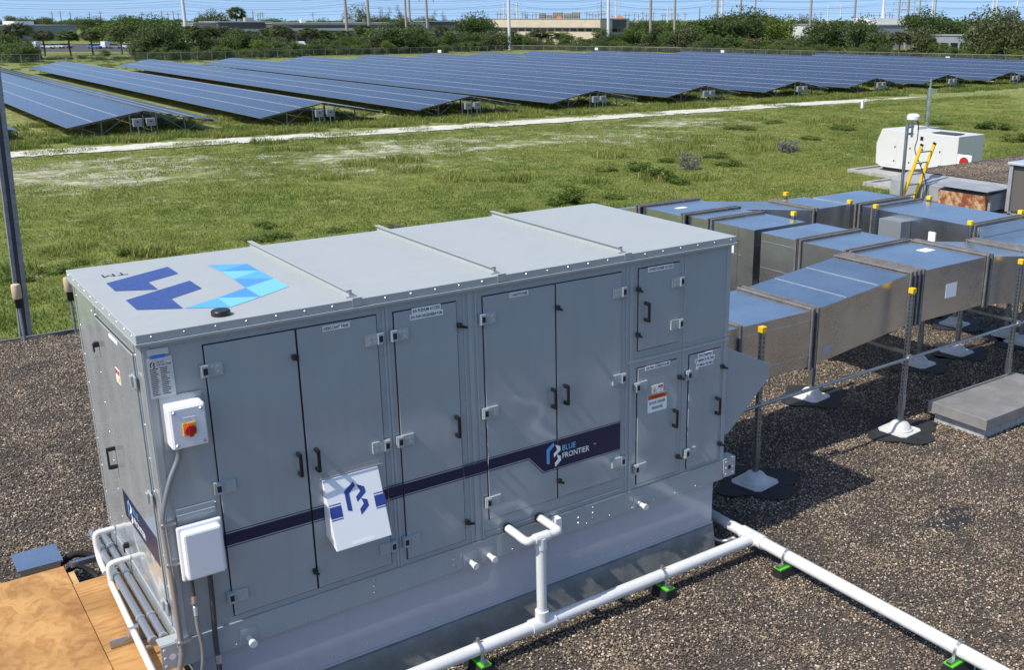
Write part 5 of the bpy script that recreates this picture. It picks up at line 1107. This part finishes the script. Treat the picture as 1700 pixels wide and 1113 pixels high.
for (pa,pb,d_,lab) in ((922,934,900,'red tiled roof showing above the tan building'),(1015,1040,800,'wide red tiled roof behind the white power pole')):
    A=pxground(pa,d_);B=pxground(pb,d_); t=thing('house',tuple(Vector((A.x,A.y,gz(A.x,A.y)))),lab,'house'); u=(B-A).normalized(); nn_=Vector((-u.y,u.x,0)); nn_= nn_ if nn_.dot(FWD)>0 else -nn_; g=gz(A.x,A.y); ln=(B-A).length; zt=CAM.z+3.0/FPX*d_
    c8=[A,B,B+nn_*12,A+nn_*12]; MB().hexa([(p.x,p.y,g) for p in c8]+[(p.x,p.y,zt-1.6) for p in c8]).build('wall',CREAM,t); mid1=A+u*ln*.25+nn_*6; mid2=A+u*ln*.75+nn_*6
    m=MB(); q=[(p.x,p.y,zt-1.58) for p in c8]; m.poly([q[0],q[1],(mid2.x,mid2.y,zt+.8),(mid1.x,mid1.y,zt+.8)]).poly([q[1],q[2],(mid2.x,mid2.y,zt+.8)]).poly([q[2],q[3],(mid1.x,mid1.y,zt+.8),(mid2.x,mid2.y,zt+.8)]).poly([q[3],q[0],(mid1.x,mid1.y,zt+.8)]); m.build('roof',REDR,t)
# parked vehicles on the lot at the left
carw=[mat('car_white',(.75,.75,.75),.25,coat=.5),mat('car_blue',(.08,.2,.45),.25,coat=.5),mat('car_grey',(.25,.26,.28),.25,coat=.5),mat('car_red',(.35,.03,.02),.3,coat=.5)]
LOT=MB(); p0=pxground(-60,300);p1=pxground(330,300);p2=pxground(330,400);p3=pxground(-60,400)
lot=MB().poly([(p.x,p.y,gz(p.x,p.y)+.05) for p in (p0,p1,p2,p3)]).build('car_park',mat('asphalt',(.06,.06,.062),.9,var=.2,vscale=.5)); lot['kind']='structure'
def car(px,d,ci,ang,label,van=False):
    p=pxground(px,d); t=thing('parked_car',(p.x,p.y,gz(p.x,p.y)+.06),label,'van' if van else 'car'); t.rotation_euler=(0,0,ang); h=1.9 if van else .95; pt=carw[ci]
    m=MB().extr([(-2.2,-.9,.35),(2.2,-.9,.35),(2.2,-.9,.75),(1.7,-.9,.9),(-2.2,-.9,.95)],(0,1.8,0)); m.build('body',pt,t,org=(0,0,0),bevel=.08)
    q=[(-2.1,.96),(1.2,.96),(.4,2.2),(-2.0,2.2)] if van else [(-1.9,.96),(1.3,.93),(.55,1.45),(-1.3,1.48)]
    MB().extr([(x,-.8,z) for x,z in q],(0,1.6,0)).build('cabin',pt if van else GLASS,t,org=(0,0,0),bevel=.06)
    if not van: MB().box(-1.25,.5,-.76,.76,1.485,1.52).build('roof',pt,t,org=(0,0,0))
    for x in (-1.4,1.35):
        for y in (-.92,.72): MB().tube([(x,y,.33),(x,y+.2,.33)],.33,12).build('wheel',RUBBER,t,org=(0,0,0))
for i,(px,d,ci,van,lab) in enumerate(((57,330,0,True,'white van parked left of the first palms'),(73,330,0,False,'white car parked beside the white van'),(88,332,0,False,'white car parked between two palms left'),(103,335,2,False,'grey car parked under the palms'),(151,330,1,False,'blue car parked in front of the warehouse lot'),(163,335,0,False,'white car right of the blue car'),(172,335,0,True,'white van right of the blue car'),(186,332,2,False,'grey car parked by the small bright bush'),(208,335,0,False,'white car parked behind the tall palm'),(218,335,0,False,'white car parked next to the dark tree'),(500,345,0,True,'white van below the long dark warehouse'),(487,345,0,False,'white car below the long dark warehouse'),(560,345,3,True,'dark red truck below the long dark warehouse'),(725,350,0,False,'white car beside the orange bin'),(733,352,0,False,'white car behind the shrubs near the orange bin'),(1596,330,0,False,'white car parked by the low grey building'),(1604,330,2,False,'grey car parked by the low grey building'))): car(px,d,ci,-YAW+rg.choice((.1,1.4,-.2)),lab,van)
p=pxground(716,340); ob=MB().lathe((0,0,0),[(1.1,0),(1.1,1.9),(.9,2.1)],14).build('orange_bin',mat('orange_bin',(.75,.16,.03),.5),smooth=True); ob.location=(p.x,p.y,gz(p.x,p.y)); tag(ob,'big orange bin standing beside the power pole','bin')
# ------------------------------------------------------------------ power poles and lines
PW=mat('white_concrete_pole',(.62,.63,.64),.6); PB=mat('grey_brown_pole',(.30,.27,.23),.8); WIRE=mat('wire',(.05,.05,.055),.5,.5)
def pole(px,dist,top,ci,r,label,arms=0,base_r=None):
    p=pxground(px,dist); g=gz(p.x,p.y); zt=CAM.z+(36-top)/FPX*dist; t=thing('power_pole',(p.x,p.y,g),label,'power pole')
    MB().tube([(p.x,p.y,g),(p.x,p.y,zt)],r*1.05,10,r1=r*.75).build('pole',(PW,PB)[ci],t,smooth=True)
    for k in range(arms):
        zz=zt-1.2-k*2.4; a=RGT*(2.2 if k%2 else 2.2)
        MB().bar((p.x-a.x,p.y-a.y,zz),(p.x+a.x,p.y+a.y,zz),.18,.18).build('crossarm',(PW,PB)[ci],t)
        for s in (-1,1): MB().tube([(p.x+s*a.x,p.y+s*a.y,zz),(p.x+s*a.x,p.y+s*a.y,zz-.8)],.14,6).build('insulator',PB,t)
    return Vector((p.x,p.y,zt))
tops=[]
for a in ((307,330,-90,0,.55,'tall white pole left of the fan palm cluster',0),(575,330,-60,1,.5,'tall tapering pole left of the paired poles',3),(612,340,-55,1,.5,'tall grey-brown pole above the long dark warehouse',3),(674,380,-40,1,.45,'left of two close poles above the dark shrubs',4),(680.5,430,-35,1,.5,'right of two close poles above the dark shrubs',4),(709,320,-40,1,.42,'grey pole beside the orange bin',4),(845,330,-80,0,.5,'tall white pole at the left end of the tan building',2),(1010,330,-90,0,.55,'thick white pole at the right end of the tan building',0),(1080,340,-60,1,.5,'brown pole right of the thick white pole',2),(1120,350,-50,1,.45,'brown pole before the big dark trees',2),(1190,400,-30,1,.5,'latticed grey pole rising from the dark trees',5),(1198,420,-40,0,.5,'white pole rising from the dark trees',0),(1229,420,-20,1,.5,'brown pole behind the big dark trees',3),(1253,430,-10,1,.4,'thin pole with crossarm behind the dark trees',2),(1345,400,-60,1,.5,'brown pole above the small white building',0),(1418,400,-40,1,.5,'brown pole left of the white storey building',0),(1465,370,-60,0,.5,'white pole in front of the white storey building',0),(1491,380,4,1,.4,'brown pole in front of the white storey building',2),(1506,360,-30,1,.45,'latticed pole right of the white storey building',6),(1525,420,2,1,.4,'brown pole with arms behind the dark tree',3),(1546,420,-40,0,.45,'white pole rising behind the right dark tree',0),(1551,430,3,1,.35,'thin brown pole behind the right dark tree',0),(1646,420,-20,0,.4,'white pole behind the olive tree, left one',0),(1652,420,-20,0,.4,'white pole behind the olive tree, right one',0),(1686,420,-30,0,.4,'white pole at the right end of the tree belt',2),(859,600,8,0,.5,'distant pole with arms above the tan building',4),(837,620,9,0,.45,'distant pole left of the tan building top',4),(998,620,7,1,.45,'distant pole with arms above the tan building right part',5),(1023,600,6,0,.5,'distant white pole with arms beside the thick white pole',5),(1108,600,16,0,.5,'short white pole above the shrubs',1),(1161,650,18,1,.5,'short dark pole left of the big dark trees',0),(1277,600,18,0,.5,'short white pole between the big dark and bright trees',1),(1374,650,14,0,.5,'short white pole above the far right trees',1),(1395,650,13,0,.5,'short white pole right of its twin',1)):
    px,d,tp_,ci,r,lab,arms=a; tops.append((px,d,pole(px,d,tp_,ci,r,lab,arms)))
p=pole(1311,400,28,0,.26,'leaning pale timber pole in front of the bright tree',1); p=pole(1192,420,30,0,.26,'short pale timber pole in front of the big dark trees',1)
# driving-range net posts and thin distant poles
for i,px in enumerate(list(range(826,850,5))+[855,868,876,884,890]+list(range(974,1000,5))+[1004,1016,1028,1038,1044,1053,1060,1067,1073,1085,1100,1104,1115,1125,1137]+[48*0+x for x in (88,102,118,150,168,236,253,270,280,289,297,332,344,408,421,429,433,437,520)]+[1327,1339,1352,1362,1428,1440,1450,1459,1469,1476,1481]):
    p=pxground(px,900); g=gz(p.x,p.y); zt=CAM.z+(36-(26 if px>600 else 24)+rg.uniform(-2,3))/FPX*900
    o=MB().tube([(0,0,0),(0,0,zt-g)],.5,6,r1=.32).box(-2.2,2.2,-.2,.2,zt-g-2.0,zt-g-1.6).build('distant_pole',PB); o.location=(p.x,p.y,g); o.rotation_euler=(0,0,-YAW); tag(o,'thin distant utility pole standing on the skyline','utility pole','thin poles along the skyline')
# wires
wl=MB(); 
def wire(p,q,sag,r=.03):
    pts_=[]
    for i in range(15):
        t=i/14; v=p.lerp(q,t); v.z-=sag*4*t*(1-t); pts_.append(v)
    wl.tube(pts_,r,4)
for (y0,y1,d0,d1,sag) in ((2,6,420,470,1.0),(7,3,420,500,1.5),(9,16,360,450,1.5),(12,11,400,400,2),(14,19,380,480,1.2),(21,25,420,520,1),(26,30,480,560,1),(5,10,500,500,2.5),(17,12,500,520,2),(1,1,380,380,1.5),(23,20,520,520,1.5),(29,24,560,560,1)):
    xs_=[-80,307,575,845,1010,1190,1465,1780]
    for a,c in zip(xs_,xs_[1:]):
        f0=(a+80)/1860; f1=(c+80)/1860; da=d0+(d1-d0)*f0; dc=d0+(d1-d0)*f1
        pa=pxground(a,da); pa.z=CAM.z+(36-(y0+(y1-y0)*f0))/FPX*da; pc=pxground(c,dc); pc.z=CAM.z+(36-(y0+(y1-y0)*f1))/FPX*dc
        wire(pa,pc,sag)
pwr=thing('power_lines',(0,0,0),'thin sagging power lines strung across the sky','power lines'); wl.build('wires',WIRE,pwr,kind='stuff')
